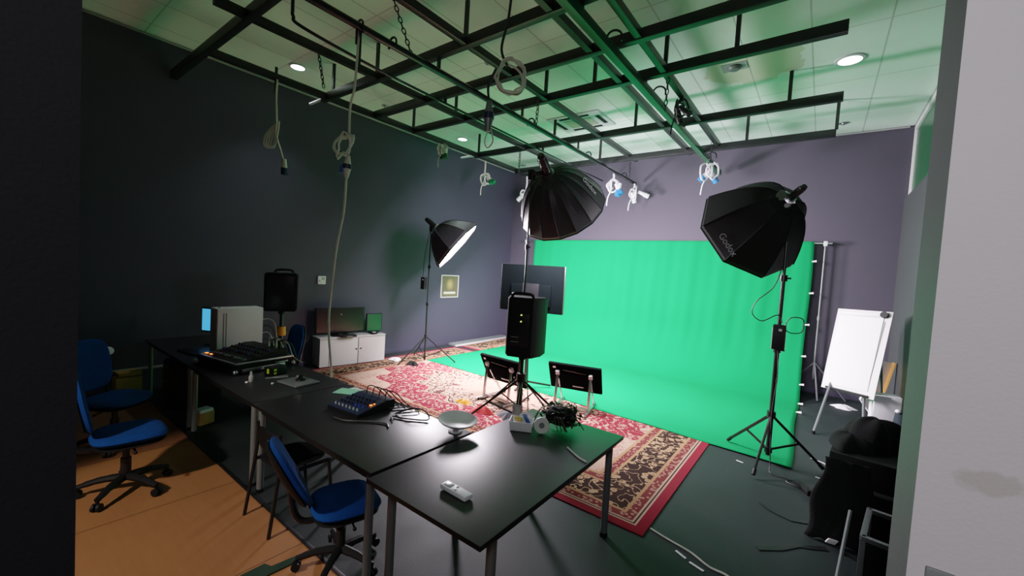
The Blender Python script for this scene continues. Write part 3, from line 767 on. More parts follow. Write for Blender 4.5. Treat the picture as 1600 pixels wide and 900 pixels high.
# clutter on the rug behind the stand
def heap(name, loc, label, cat, mat, sx, sy, sz, seed):
    random.seed(seed)
    b = B(); ph = [random.uniform(0,6) for _ in range(6)]
    def fn(u, v):
        a, r = u*2*PI, v
        k = 1+.18*math.sin(3*a+ph[0])+.12*math.sin(5*a+ph[1])
        hgt = (1-r*r)*(1+.35*math.sin(4*a+ph[2])*r+.3*math.sin(7*a+ph[3])*r)
        return (math.cos(a)*r*sx*k, math.sin(a)*r*sy*k, max(.004, hgt*sz))
    b.grid(fn, 40, 10); bmesh.ops.remove_doubles(b.bm, verts=b.bm.verts, dist=1e-4)
    o = b.build(name, M[mat]); o.location = loc
    return tag(o, label, cat)
heap('red_cloth', (-3.62,4.28,.01), 'crumpled red cloth on the rug behind the speaker stand', 'cloth', 'red', .16, .12, .08, 4)
heap('red_cloth', (-2.72,4.72,.01), 'smaller bright red cloth on the rug next to the chrome floor frame', 'cloth', 'red', .2, .16, .11, 9)
heap('orange_cloth', (-4.05,4.36,.01), 'small orange cloth on the cream part of the rug', 'cloth', 'orange', .13, .08, .05, 5)
heap('soft_bag', (-3.16,4.36,.01), 'slumped grey bag on the rug under the speaker stand', 'bag', 'greycloth', .2, .14, .10, 6)
heap('white_cloth', (-6.85,5.25,.01), 'small white cloth on the rug edge at the foot of the side wall', 'cloth', 'whitepaper', .14, .12, .05, 12)
heap('black_pouch', (-6.3,5.25,.01), 'small black pouch on the rug under the glowing softbox stand', 'pouch', 'blackcloth', .13, .1, .07, 13)
# ------------------------------------------------------------------ tables
def table(name, x0, x1, y0, y1, label, rz=0., inset=.05, h=.75, group='black laminate tables'):
    cx, cy = (x0+x1)/2, (y0+y1)/2; w, d = (x1-x0), (y1-y0)
    t = thing(name, label, 'table', (cx, cy, 0), rz, group)
    b = B(); b.box((0,0,h-.0135), (w,d,.027), None, .002)
    b.bm.normal_update()
    for f in b.bm.faces: f.material_index = 0 if f.normal.z > .9 else 1
    b.build('tabletop', [M['tabletop'], M['tableedge']], t, angle=20)
    ax = w/2-inset; ay = d/2-inset
    if d > w: ay = d/2-.15
    else: ax = w/2-.07
    b = B()
    for s in (-1, 1):
        b.box((0, s*ay, h-.05), (2*ax,.03,.045)); b.box((s*ax, 0, h-.05), (.03,2*ay,.045))
    b.build('under_frame', M['tableedge'], t)
    for sx in (-1, 1):
        for sy in (-1, 1):
            b = B(); b.cyl((sx*ax,sy*ay,.02), (sx*ax,sy*ay,h-.028), .026, n=16); l = b.build('leg', M['steel'], t)
            b = B(); b.cyl((sx*ax,sy*ay,.0), (sx*ax,sy*ay,.03), .030, n=16); b.build('foot_cap', M['blackp'], l)
    return t
table('table', -2.005, -1.137, 1.375, 3.085, 'black table nearest the doorway with the white remote on it', math.radians(.5))
table('table', -3.715, -2.03, 1.42, 2.29, 'middle black table carrying the small blue mixer and the white bowl')
table('table', -5.415, -3.725, 1.42, 2.29, 'black table carrying the silver edged mixer case and the square monitor base')
table('table', -7.25, -5.44, 1.42, 2.25, 'black desk by the side wall carrying the white computer tower')
# dark drawer box under the last desk, odd items stacked at it
t = thing('pedestal_drawers', 'dark drawer pedestal under the desk by the side wall', 'drawer unit', (-6.45,1.75,0))
B().box((0,0,.3), (.42,.5,.58), None, .006).build('carcass', M['blackp'], t)
for k in range(3):
    dr = B().box((0,-.258,.12+.18*k), (.4,.016,.165), None, .004).build('drawer', M['tableedge'], t)
    B().box((0,-.272,.16+.18*k), (.12,.012,.012), None, .003).build('handle', M['steel'], dr)
t = thing('carton', 'yellow cardboard carton on the floor by the side wall', 'box', (-7.28,1.255,.014), .05)
B().box((0,0,.16), (.2,.26,.20), None, .004).build('body', M['card'], t); B().box((0,0,.03), (.22,.28,.06), None, .004).build('base', M['white_pl'], t); B().box((0,.01,.3), (.19,.24,.05), None, .006).build('lid', M['card'], t)
t = thing('carton', 'small yellow carton with a white lid on the floor between two desk ends', 'box', (-5.58,1.62,0), .3)
B().box((0,0,.08), (.14,.16,.14), None, .004).build('body', M['card'], t); B().box((0,0,.16), (.13,.15,.05), None, .012).build('lid', M['whitepaper'], t)
# ------------------------------------------------------------------ items on the tables
T = .751
t = thing('remote_control', 'white remote control with grey display on the near black table', 'remote', (-1.515,1.61,T), math.radians(-2))
B().box((0,0,.017), (.20,.062,.026), None, .008).build('case', M['ivory'], t); B().box((-.055,.0,.0305), (.05,.04,.003), None, .001).build('display', M['lcd'], t)
for k in range(2): B().box((-.005+.012*k,.016-.03*k,.031), (.012,.012,.004), None, .001).build('button', M['steel'], t)
b = B(); b.tube([(-1.36,2.575,T+.004), (-1.30,2.535,T+.004), (-1.22,2.485,T+.004), (-1.155,2.465,T+.004)], .007, 6); o = b.build('plastic_strip', M['whitepaper']); setorigin(o, (-1.25,2.5,T)); tag(o, 'thin bent white plastic strip on the near table beside its far edge', 'strip')
# open plastic tub with blue and yellow print
t = thing('plastic_tub', 'translucent white tub with blue and yellow bits on the near table', 'tub', (-1.80,2.62,T), math.radians(28))
b = B()
for s in (-1, 1): b.box((s*.085,0,.04), (.006,.13,.075), Euler((0,s*.15,0)), .002); b.box((0,s*.065,.04), (.172,.006,.075), Euler((-s*.15,0,0)), .002)
b.box((0,0,.006), (.16,.12,.008), None, .003); b.build('body', M['ivory'], t)
b = B(); b.box((-.03,.0,.078), (.07,.05,.012), Euler((.2,.3,.3)), .004); b.build('yellow_sachet', M['yellow'], t)
b = B(); b.box((.04,-.01,.08), (.03,.13,.012), Euler((.3,.1,.5)), .003); b.build('blue_marker', M['deepblue'], t)
b = B(); b.box((0,.02,.055), (.14,.09,.02), Euler((.1,.1,.1)), .008); b.build('white_wrap', M['whitepaper'], t)
t = thing('tape_roll', 'white tape roll standing on edge against the dark foliage bundle', 'tape roll', (-1.64,2.66,T+.062))
b = B(); b.lathe([(.022,-.022), (.058,-.022), (.06,-.018), (.06,.018), (.058,.022), (.022,.022), (.022,-.022)], (0,0,0), (.55,-.8,.25), 26, False); b.build('roll', M['dial'], t)
b = B(); b.cyl(Vector((.55,-.8,.25)).normalized()*-.012, Vector((.55,-.8,.25)).normalized()*.012, .022, n=14); b.build('core', M['steel'], t)
t = thing('clear_cup', 'clear plastic cup standing on the corner of the near table behind the tub', 'cup', (-1.93,2.72,T))
b = B(); b.lathe([(.028,0), (.036,.13), (.034,.13), (.026,.006)], (0,0,0), (0,0,1), 18, True); b.build('wall', M['clear'], t)
heap('white_tissue', (-1.86,2.79,T), 'crumpled white tissue on the near table behind the tub', 'tissue', 'whitepaper', .06, .05, .07, 21)
# bundle of dark artificial foliage
t = thing('foliage_bundle', 'tangled bundle of dark artificial foliage on the near table', 'foliage', (-1.60,2.88,T+.022))
random.seed(3)
for nm, mt, cnt in (('leaves', 'leaf', 210), ('dry_leaves', 'leaf2', 110)):
    b = B()
    for k in range(cnt):
        a, el = random.uniform(0, 2*PI), random.uniform(0, 1)
        r = random.uniform(.4, 1)
        c = Vector((math.cos(a)*.17*r, math.sin(a)*.15*r, .02+.17*el*(1.1-.5*r)))
        d = Vector((random.gauss(0,1), random.gauss(0,1), random.gauss(0,.7))).normalized(); u_, v_, _ = frame(d)
        L, W = random.uniform(.03,.065), random.uniform(.008,.018)
        b.face([c-d*L*.5, c+u_*W, c+d*L*.5, c-u_*W])
    b.build(nm, M[mt], t, recalc=False, smooth=False)
b = B(); b.sph((0,0,.07), .12, (1.1,1,.6)); b.build('core', M['blackcloth'], t)
for k in range(9):
    a = random.uniform(0, 2*PI); b = B()
    b.tube([(math.cos(a)*.1,math.sin(a)*.1,.08), (math.cos(a)*.17,math.sin(a)*.16,.10), (math.cos(a+.2)*.22,math.sin(a+.2)*.2,.02)], .004, 5); b.build('stem', M['leaf2'], t)
# white bowl on its foot at the table corner
t = thing('white_bowl', 'shallow white bowl on a small foot at the corner of the middle table', 'bowl', (-2.13,2.18,T))
b = B(); b.lathe([(.02,.045), (.09,.052), (.135,.078), (.15,.094), (.144,.097), (.126,.083), (.08,.062), (.0,.058)], (-.0,.05,0), (.10,-.02,1), 32, False); b.build('bowl', M['ivory'], t)
b = B(); b.lathe([(.055,0), (.055,.008), (.02,.018), (.016,.045), (.03,.05)], (-.0,.04,0), (0,0,1), 20); b.build('foot', M['ivory'], t)
# wires dangling under the near table
t = thing('cable_tangle', 'tangle of thin wires hanging under the edge of the near table', 'cables', (-1.80,1.75,.70))
random.seed(5)
for k in range(11):
    x = -1.90+.04*k; y = 1.70-.012*k
    b = B(); a_ = random.uniform(.05,.13); q_ = random.uniform(-.05,.05)
    b.tube([(x,y,.715), (x+q_*.5,y+.02,.71-a_*.6), (x+.03+q_*.5,y-.01,.70-a_), (x+.05,y+.01,.70-a_*.5), (x+.04,y,.712)], .004, 5); b.build('wire', M['cord_dark'], t, world=True)
# small blue mixer
t = thing('audio_mixer', 'small dark blue mixer with a row of knobs on the middle table', 'mixer', (-3.03,2.0,T), math.radians(6))
b = B(); b.prism([(-.19,-.19,.0), (-.19,.19,0), (-.19,.19,.075), (-.19,.12,.078), (-.19,-.19,.03)], (.38,0,0)); b.build('body', M['blackp'], t)
b = B(); b.prism([(-.185,-.185,.031), (-.185,.115,.0775), (-.185,.115,.0805), (-.185,-.185,.034)], (.37,0,0)); b.build('faceplate', pm('mixer_blue_face', (.012,.02,.06), .4), t)
for r_ in range(4):
    for k in range(7):
        y = -.14+.055*r_; z = .034+(y+.185)*.155
        b = B(); b.cyl((-.15+.045*k,y,z), (-.15+.045*k,y-.003,z+.018), .009, .007, 8); b.build('knob', M['lcd'] if r_ == 0 else M['deepblue'] if r_ == 1 and k > 3 else M['blackm'], t)
b = B(); b.box((.15,-.03,.064), (.02,.02,.006)); b.box((.155,.0,.068), (.012,.012,.006)); b.build('indicator', M['led_o'], t)
for k in range(4):
    b = B(); x = -.1+.08*k; b.tube([(x,.13,.08), (x,.15,.14), (x+.05,.20,.12), (x+.12,.28,.012), (x+.30,.24,.012), (x+.22,.12,.012)], .005, 5); b.build('lead', M['cord_dark'], t)
b = B(); b.tube([(-2.98,1.72,T+.006), (-2.85,1.75,T+.006), (-2.72,1.86,T+.007), (-2.6,1.93,T+.006), (-2.52,1.9,T+.006)], .006, 5); o = b.build('loose_cable', M['cord_dark']); setorigin(o, (-2.7,1.85,T)); tag(o, 'loose black cable trailing on the middle table in front of the small mixer', 'cable')
b = B(); b.tube([(-2.72,2.12,T+.006), (-2.6,2.2,T+.06), (-2.5,2.24,T+.05), (-2.42,2.2,T+.012), (-2.56,2.1,T+.009), (-2.68,2.05,T+.009), (-2.6,2.0,T+.009)], .006, 5); o = b.build('loose_cable', M['cord_dark']); setorigin(o, (-2.6,2.1,T)); tag(o, 'black cable loops heaped on the middle table behind the small mixer', 'cable')
for (x, y, a, l) in ((-3.51,2.15,.5,'pale green sheet of paper lying flat on the middle table'), (-3.47,2.21,.15,'second pale green sheet half under the first on the middle table')):
    o = B().box((0,0,.001), (.20,.16,.0015)).build('paper_sheet', M['paper'] if a > .3 else M['whitepaper']); o.location = (x, y, T+(.0012 if a > .3 else 0)); o.rotation_euler = (0,0,a); tag(o, l, 'paper')
# square monitor foot
t = thing('monitor_base', 'square grey monitor base without its screen on the black table', 'monitor base', (-4.06,1.96,T), math.radians(8))
B().box((0,0,.012), (.31,.25,.018), None, .005).build('plate', M['steel'], t)
b = B(); b.lathe([(.045,.02), (.04,.035), (.022,.045), (.02,.07)], (0,.02,0), (0,0,1), 16); b.sph((0,.02,.075), .022); b.build('swivel', M['blackp'], t)
b = B(); b.cyl((.0,-.005,.07), (.012,-.02,.072), .012); b.build('pivot_screw', M['chrome'], t)
b = B(); b.lathe([(.012,0), (.016,.008), (.010,.02)], (-4.16,1.76,T), (0,0,1), 10); o = b.build('bottle_cap', M['lcd']); setorigin(o, (-4.16,1.76,T)); tag(o, 'tiny grey cap on the table beside the square monitor base', 'cap')
# mixing desk in a flight case
t = thing('flight_case', 'silver edged flight case tray holding the large mixer on the black table', 'case', (-5.10,1.87,T), math.radians(9))
W, D, Hh = .74, .62, .105
b = B()
for s in (-1, 1): b.box((s*(W/2-.006),0,Hh/2+.004), (.012,D,Hh-.008)); b.box((0,s*(D/2-.006),Hh/2+.004), (W,.012,Hh-.008))
b.box((0,0,.008), (W,D,.012)); b.build('tray', M['blackp'], t)
b = B()
for s in (-1, 1):
    b.box((s*(W/2-.006),0,Hh+.004), (.024,D+.012,.018), None, .003); b.box((0,s*(D/2-.006),Hh+.004), (W+.012,.024,.018), None, .003)
b.build('edge_rail', M['chrome'], t)
b = B(); b.box((W/2+.012,-.02,.035), (.012,.46,.035), None, .004); b.build('side_extrusion', M['chrome'], t)
for sx in (-1, 1):
    for sy in (-1, 1): B().sph((sx*W/2,sy*D/2,.03), .026, n=10).build('corner_ball', M['chrome'], t)
b = B(); b.tube([(W/2+.005,.10,.07), (W/2+.03,.11,.07), (W/2+.03,.22,.07), (W/2+.005,.23,.07)], .008, 6); b.build('handle', M['chrome'], t)
t = thing('mixing_console', 'large black mixing console with an orange light set in the silver edged case', 'mixer', (-5.10,1.87,T+.022), math.radians(9))
b = B(); b.prism([(-.33,-.27,0), (-.33,.27,0), (-.33,.27,.165), (-.33,.16,.17), (-.33,-.27,.085)], (.66,0,0)); b.build('body', M['blackp'], t)
for k in range(11):
    x = -.29+.058*k
    b = B(); b.box((x,-.18,.106), (.014,.035,.016), Euler((.19,0,0)), .003); b.build('fader', M['lcd'] if k % 3 else M['steel'], t)
    for r_ in range(3):
        y = -.08+.08*r_; z = .085+(y+.27)*.197
        b = B(); b.cyl((x,y,z), (x,y-.004,z+.022), .011, .009, 8); b.build('knob', M['deepblue'] if (k+r_) % 4 == 0 else M['blackm'], t)
b = B(); b.box((-.25,-.235,.096), (.03,.02,.008)); b.build('indicator', M['led_o'], t)
b = B(); b.box((-.33,-.24,.098), (.03,.025,.008)); b.build('indicator', M['led_o'], t)
for k in range(4):
    b = B(); x = .08+.07*k; b.cyl((x,.2,.165), (x,.2,.22), .012); b.tube([(x,.2,.21), (x,.22,.27), (x+.06,.30,.22), (x+.08,.36,.06), (x+.2,.40,.0)], .006, 5); b.build('lead', M['cord_dark'] if k % 2 else M['cord'], t)
# mouse, bottle, pliers, striped box
b = B(); b.sph((0,0,.018), .055, (1,.62,.42)); o = b.build('computer_mouse', M['white_pl']); o.location = (-5.50,1.52,T); tag(o, 'white computer mouse at the desk edge in front of the mixer case', 'mouse')
t = thing('small_bottle', 'small clear dropper bottle standing on the table in front of the mixer case', 'bottle', (-4.37,1.65,T))
b = B(); b.lathe([(.018,0), (.021,.01), (.021,.055), (.010,.072)], (0,0,0), (0,0,1), 14); b.build('body', M['clear'], t)
b = B(); b.lathe([(.012,.07), (.012,.09), (.006,.105)], (0,0,0), (0,0,1), 12); b.build('cap', M['lcd'], t)
b = B(); b.sph((.02,-.045,.008), .014, (1.3,1,.6), 10); b.build('drop_cap', M['whitepaper'], t)
t = thing('battery_box', 'black box with yellow green marks on the table beside the mixer case', 'box', (-4.50,1.93,T), math.radians(15))
B().box((0,0,.045), (.12,.17,.09), None, .006).build('body', M['blackp'], t)
for k in range(2): B().box((.0605,-.05,.03+.034*k), (.002,.03,.02)).build('mark', M['hivis'], t)
B().box((-.0,-.0865,.05), (.03,.002,.05)).build('sticker', M['hivis'], t)
t = thing('pliers', 'grey pliers lying on the table in front of the yellow marked box', 'pliers', (-4.36,1.86,T+.008), math.radians(75))
b = B(); b.tube([(-.02,.0,.0), (.03,.015,0), (.12,.03,0)], .009, 6); b.tube([(-.02,0,.0), (.03,-.015,0), (.12,-.03,0)], .009, 6); b.build('handle', M['steel'], t)
b = B(); b.prism([(-.08,-.004,-.005), (-.02,-.014,-.006), (.0,0,-.006), (-.02,.014,-.006), (-.08,.004,-.005)], (0,0,.012)); b.build('jaw', M['steel'], t)
# computer tower, screen, leads
t = thing('computer_tower', 'white computer tower standing on the desk by the side wall', 'computer', (-5.84,2.03,T))
B().box((0,0,.285), (.23,.50,.56), None, .006).build('case', pm('white_tower_steel', (.86,.83,.90), .45, 0, .04), t)
for k in (-1, 1): B().box((.1165,-.175+.014*k,.28), (.003,.009,.46)).build('vent_slot', M['steel'], t)
B().box((.0,-.2535,.285), (.22,.008,.55), None, .003).build('front_panel', M['cabside'], t)
b = B(); b.cyl((.0,-.2,.565), (.0,-.2,.572), .014); b.build('power_button', M['blackp'], t)
for sx in (-1, 1):
    for sy in (-1, 1): B().box((sx*.09,sy*.2,.004), (.03,.04,.008)).build('foot', M['blackp'], t)
for k in range(4):
    b = B(); z = .12+.09*k
    b.tube([(.02,.252,z), (.05+.02*k,.33,z+.02), (.10+.04*k,.36,z-.06), (.14+.05*k,.36,.03), (.2+.06*k,.30,.008)], .006, 5); b.build('lead', M['cord'] if k % 2 else M['cord_dark'], t)
t = thing('computer_screen', 'desktop screen glowing blue behind the white computer tower', 'screen', (-6.40,2.0,T), math.radians(28))
b = B(); b.box((0,0,.33), (.50,.03,.33), None, .006); b.build('housing', M['blackp'], t)
b = B(); b.box((0,-.0165,.33), (.47,.003,.29)); b.build('display', M['pcblue'], t)
b = B(); b.box((0,.02,.12), (.05,.03,.24), None, .006); b.box((0,.0,.008), (.24,.17,.014), None, .005); b.build('foot', M['blackp'], t)
t = thing('keyboard', 'dark keyboard on the desk in front of the blue screen', 'keyboard', (-6.05,1.62,T), math.radians(8))
B().box((0,0,.010), (.42,.14,.016), None, .004).build('body', M['blackp'], t)
b = B()
for i in range(14):
    for j in range(4): b.box((-.19+.029*i,-.048+.031*j,.021), (.023,.024,.006))
b.build('keys', M['blackm'], t)
# ------------------------------------------------------------------ chairs
def pad(b, w, h, th, fn, n=18, m=14, pw=2.6, mat_front=0):
    """soft rounded pad: superellipse outline, thickness th, mapped by fn(x, y, z)"""
    rows = []
    for j in range(m+1):
        f = j/m; prof = math.sqrt(max(0., 1-abs(2*f-1)**pw)); 
        rows.append(prof)
    for side in (1, -1):
        V = []
        for i in range(n+1):
            r = i/n
            ring = []
            for k in range(40):
                a = 2*PI*k/40; ca, sa = math.cos(a), math.sin(a)
                q = (abs(ca)**3.2+abs(sa)**3.2)**(-1/3.2)
                x, y = ca*q*r*w/2, sa*q*r*h/2
                z = side*th/2*(max(0., 1-r**4.5))**.5
                ring.append(b.bm.verts.new(fn(x, y, z)))
            V.append(ring)
        for a_, c_ in zip(V, V[1:]):
            for k in range(40):
                f = b.bm.faces.new((a_[k], c_[k], c_[(k+1)%40], a_[(k+1)%40])); f.material_index = b.mi
    bmesh.ops.remove_doubles(b.bm, verts=b.bm.verts, dist=2e-4)
    return b
def office_chair(label):
    t = thing('office_chair', label, 'chair', (0,0,0), 0, 'blue swivel office chairs')
    b = B(); pad(b, .48, .47, .085, lambda x, y, z: (x, y+.02, .475+z-.25*max(0, y-.12)**2*3+.02*(x*x)*8)); b.build('seat', M['blue'], t, angle=60)
    b = B(); pad(b, .45, .44, .03, lambda x, y, z: (x, y+.02, .428+z)); b.build('seat_pan', M['blackp'], t, angle=60)
    bk = lambda x, y, z: (x, -.235-.20*(y+.0)*.9+.25*(y*y)-.04+x*x*.55+z, .80+y)
    b = B(); pad(b, .43, .50, .07, lambda x, y, z: bk(x, y, z)); b.build('backrest', M['blue'], t, angle=60)
    b = B(); pad(b, .41, .48, .05, lambda x, y, z: bk(x, y, z-.032)); b.build('back_shell', M['blackp'], t, angle=60)
    b = B(); b.tube([(0,-.05,.41), (0,-.22,.40), (0,-.30,.46), (0,-.335,.62), (0,-.345,.75)], .022, 8); b.build('back_support', M['blackm'], t)
    b = B(); b.cyl((0,0,.10), (0,0,.28), .034, n=14); b.cyl((0,0,.26), (0,0,.42), .022, n=14); b.box((0,0,.408), (.16,.2,.03), None, .006); b.build('gas_lift', M['blackm'], t)
    b = B(); b.tube([(.08,.02,.405), (.17,.03,.40), (.23,.03,.39)], .007, 6); b.sph((.235,.03,.39), .014, n=8); b.build('lever', M['blackp'], t)
    for k in range(5):
        a = 2*PI*k/5+.59; c, s = math.cos(a), math.sin(a)
        b = B(); b.tube([(c*.03,s*.03,.125), (c*.16,s*.16,.118), (c*.29,s*.29,.085)], [.030,.027,.024,.020], 8); ar = b.build('base_arm', M['blackp'], t)
        p = (-s, c)
        b = B()
        for q in (-1, 1): b.cyl((c*.29+p[0]*.008*q,s*.29+p[1]*.008*q,.030), (c*.29+p[0]*.026*q,s*.29+p[1]*.026*q,.030), .030, n=14)
        b.cyl((c*.285,s*.285,.03), (c*.285,s*.285,.09), .011, n=8); b.build('caster', M['blackp'], ar)
    return t
c0 = office_chair('blue swivel chair beside the dark door jamb, on the wooden floor')
place(c0, (-4.40,.76,.006), math.radians(-4), 'blue swivel chair on the lit wooden floor, nearest the dark door jamb')
c1 = copy_tree(c0); place(c1, (-5.50,.86,.006), math.radians(-52), 'blue swivel chair half hidden behind another, by the desk with the computer tower')
c2 = copy_tree(c0); c2.scale = (.89,.89,.89); place(c2, (-2.365,1.45,.014), math.radians(-17), 'blue swivel chair tucked under the middle table, its worn edge facing the doorway')
piv = Vector((0,-.24,.52)); RX = Matrix.Rotation(math.radians(17), 4, 'X')
for ch in c2.children:                                               # this back is reclined
    if ch.name.split('.')[0] in ('backrest', 'back_shell'):
        ch.matrix_basis = Matrix.Translation(piv) @ RX @ Matrix.Translation(-piv)
c3 = copy_tree(c0); place(c3, (-5.80,2.47,0), math.radians(178), 'blue swivel chair on the far side of the tables next to the orange collared stand')
# black stacking chair under the table row
t = thing('stacking_chair', 'black thin legged chair tucked under the middle table', 'chair', (-3.17,1.29,.006))
for s in (-1, 1):
    x = s*.20
    b = B(); b.tube([(x*1.05,-.03,.0), (x,.03,.44), (x*.92,.04,.62), (x*.92,.035,.72)], .013, 8); b.build('leg', M['blackm'], t)
    b = B(); b.tube([(x*1.05,.44,.0), (x,.40,.43)], .013, 8); b.build('leg', M['blackm'], t)
    b = B(); b.bar((x,.03,.425), (x,.40,.425), .02, .02); b.build('seat_rail', M['blackm'], t)
b = B(); pad(b, .42, .40, .04, lambda x, y, z: (x, y+.22, .455+z)); b.build('seat', M['blackp'], t, angle=60)
b = B(); pad(b, .40, .17, .03, lambda x, y, z: (x, .035+z+x*x*.4, .615+y)); b.build('backrest', M['blackp'], t, angle=60)
# green strip of cloth on the wood by the chair
o = B().prism([(-2.72,1.00,.008), (-2.72,1.14,.008), (-2.665,1.159,.008), (-2.632,1.39,.008), (-2.585,1.39,.008), (-2.60,1.12,.008), (-2.60,.98,.008)], (0,0,.008)).build('green_mat', pm('dark_green_felt', (.003,.022,.010), .8)); setorigin(o, (-2.7,1.2,.006)); tag(o, 'narrow dark green strip lying on the wooden floor under the worn blue chair', 'strip')
# white round lamp beyond the chairs
t = thing('disc_lamp', 'small round white disc lamp beyond the paired blue chairs', 'lamp', (-7.15,.92,.006))
b = B(); b.lathe([(.09,0), (.09,.02), (.03,.04), (.015,.07), (.013,.62)], (.05,.12,0), (0,0,1), 18); b.build('stand', M['blackp'], t)
b = B(); b.lathe([(.012,-.025), (.04,-.012), (.055,.010), (.05,.012), (.015,.004)], (.05,.12,.66), (.75,.1,.45), 24); b.build('dish', M['white_pl'], t)
# ------------------------------------------------------------------ along the side wall
t = thing('storage_cabinet', 'low white two door cabinet against the black side wall', 'cabinet', (-7.02,4.41,.010), math.radians(-7.2))
w, d, h = 1.27, .34, .545
b = B(); b.box((-.17,0,h/2+.0), (d,w,h-.03), None, .003); b.build('carcass', M['cabside'], t)
b = B(); b.box((-.165,0,h-.012), (d+.02,w+.012,.024), None, .003); b.build('top', M['cabinet'], t)
b = B(); b.box((.007,-.555,h/2-.01), (.014,.16,h-.05), None, .002); b.build('front_filler', M['cabinet'], t)
for (y0, y1, ky) in ((-.468,.068,.035), (.085,.632,.125)):
    dr = B().box((.010,(y0+y1)/2,h/2-.01), (.018,y1-y0,h-.05), None, .003).build('door', M['cabinet'], t)
    b = B(); b.cyl((.018,ky,.30), (.035,ky,.30), .013, .016, 12); b.build('knob', M['blackm'], dr)
t = thing('television', 'dark flat television standing on the low white cabinet', 'television', (-7.2,4.22,.562), math.radians(-7.2))
b = B(); b.box((0,0,.29), (.045,.92,.48), None, .008); b.build('housing', M['blackp'], t)
b = B(); b.box((.0245,0,.295), (.004,.88,.44)); b.build('screen', M['screen'], t)
b = B(); b.box((.0,0,.008), (.2,.34,.014), None, .004); b.box((0,0,.035), (.03,.1,.06)); b.build('stand', M['blackp'], t)
B().box((.0265,.0,.40), (.002,.02,.02)).build('indicator', M['lcd'], t)
t = thing('green_monitor', 'small dark green screen beside the television on the white cabinet', 'screen', (-7.13,4.90,.562), math.radians(-7.2))
b = B(); b.box((0,0,.21), (.04,.33,.36), None, .006); b.build('housing', M['blackp'], t)
b = B(); b.box((.0215,0,.21), (.003,.30,.33)); b.build('screen', M['greenglass'], t)
b = B(); b.box((0,0,.016), (.12,.2,.028), None, .005); b.build('stand', M['blackp'], t)
t = thing('media_box', 'small white and black media box on the white cabinet before the green screen', 'box', (-7.00,4.82,.562), math.radians(-7))
B().box((0,0,.015), (.09,.11,.03), None, .005).build('body', M['blackp'], t); B().box((0,.0,.036), (.06,.07,.012), None, .004).build('lid', M['white_pl'], t)
t = thing('media_player', 'flat black player on the white cabinet in front of the television', 'player', (-6.98,4.25,.562), math.radians(-7))
B().box((0,0,.018), (.16,.28,.034), None, .004).build('body', M['blackp'], t); B().box((.0805,0,.02), (.002,.1,.008)).build('display', M['lcd'], t)
t = thing('wall_picture', 'small framed olive brown poster hung on the black side wall below the lit softbox', 'picture', (XL+.012,7.26,1.485))
b = B()
for s in (-1, 1): b.box((0,s*.29,0), (.022,.022,.565), None, .003); b.box((0,0,s*.272), (.022,.60,.022), None, .003)
b.build('frame', M['cabinet'], t); B().box((-.002,0,0), (.01,.57,.53)).build('print', M['poster'], t)
t = thing('wall_thermostat', 'small white thermostat box on the black side wall', 'thermostat', (XL+.02,3.94,1.59))
B().box((0,0,0), (.04,.15,.155), None, .008).build('case', M['white_pl'], t); B().box((.021,.02,.03), (.003,.055,.045)).build('display', M['lcd'], t); B().box((.021,-.045,-.01), (.006,.02,.03)).build('switch', M['steel'], t)
# ------------------------------------------------------------------ easel and things in the far corner
t = thing('flip_chart_easel', 'white flip chart easel standing by the back wall', 'easel', (.42,7.45,0))
P00, P10, P11, P01 = Vector((.231,8.05,1.708)), Vector((.816,7.68,1.73)), Vector((.665,7.25,.558)), Vector((.107,7.65,.538))
fr = Vector((-.5,-.80,.3)).normalized()*.012
b = B(); b.prism([P00, P10, P11, P01], -fr); b.build('board', M['cabinet'], t, world=True)
def bl(u, v, off=1.): return (P00*(1-u)+P10*u)*(1-v)+(P01*(1-u)+P11*u)*v+fr*off
b = B(); b.prism([bl(.06,.07,.1), bl(.87,.07,.1), bl(.87,.93,.1), bl(.06,.95,.1)], fr*.5); b.build('paper_pad', M['whitepaper'], t, world=True)
b = B(); b.bar(bl(.05,.06), bl(.88,.06), .02, .05, .004); b.build('paper_clamp', M['white_pl'], t, world=True)
b = B(); b.cyl(bl(.885,.045,.5), bl(.885,.045,4.), .045, n=18); b.build('clamp_knob', M['blackp'], t, world=True)
b = B(); b.tube([bl(.9,.12,.4), bl(.88,.5,.4), bl(.86,.9,.4)], .004, 4); b.build('seam', M['cabside'], t, world=True)
for (a, e) in ((bl(.16,.9,-2), (.06,6.98,.012)), (bl(.78,.9,-2), (.60,7.25,.012)), (bl(.85,.3,-4), (.88,8.35,.012))):
    b = B(); b.cyl(a, e, .018, n=10); l = b.build('leg', M['steel'], t, world=True)
    b = B(); b.cyl(Vector(e)+Vector((0,0,-.01)), Vector(e)+Vector((0,0,.03)), .022, n=10); b.build('foot_cap', M['blackp'], l, world=True)
b = B(); b.bar(bl(.1,.985), bl(.9,.985), .03, .03, .003); b.build('pen_tray', M['blackp'], t, world=True)
t = thing('leaning_board', 'white board with orange plywood edge leaning in the corner behind the easel', 'board', (.88,8.6,0))
b = B(); b.prism([(.62,8.40,.30), (.80,8.52,.02), (.985,8.64,.90), (.80,8.50,.95)], (-.02,.025,0)); b.build('face', M['whitepaper'], t, world=True)
b = B(); b.bar((.80,8.50,.02), (.985,8.61,.92), .09, .04, .004); b.build('plywood_edge', M['ply'], t, world=True)
t = thing('white_carton', 'tall plain white carton standing under the flip chart easel', 'box', (.80,7.46,0), math.radians(10))
B().box((0,0,.31), (.28,.2,.62), None, .004).build('body', M['whitepaper'], t); b = B(); b.box((-.06,-.13,.61), (.16,.10,.006), Euler((-.4,0,0))); b.build('flap', M['whitepaper'], t)
t = thing('blue_bag', 'dark blue bag slumped against the slate wall behind the easel', 'bag', (.92,7.05,0), .2)
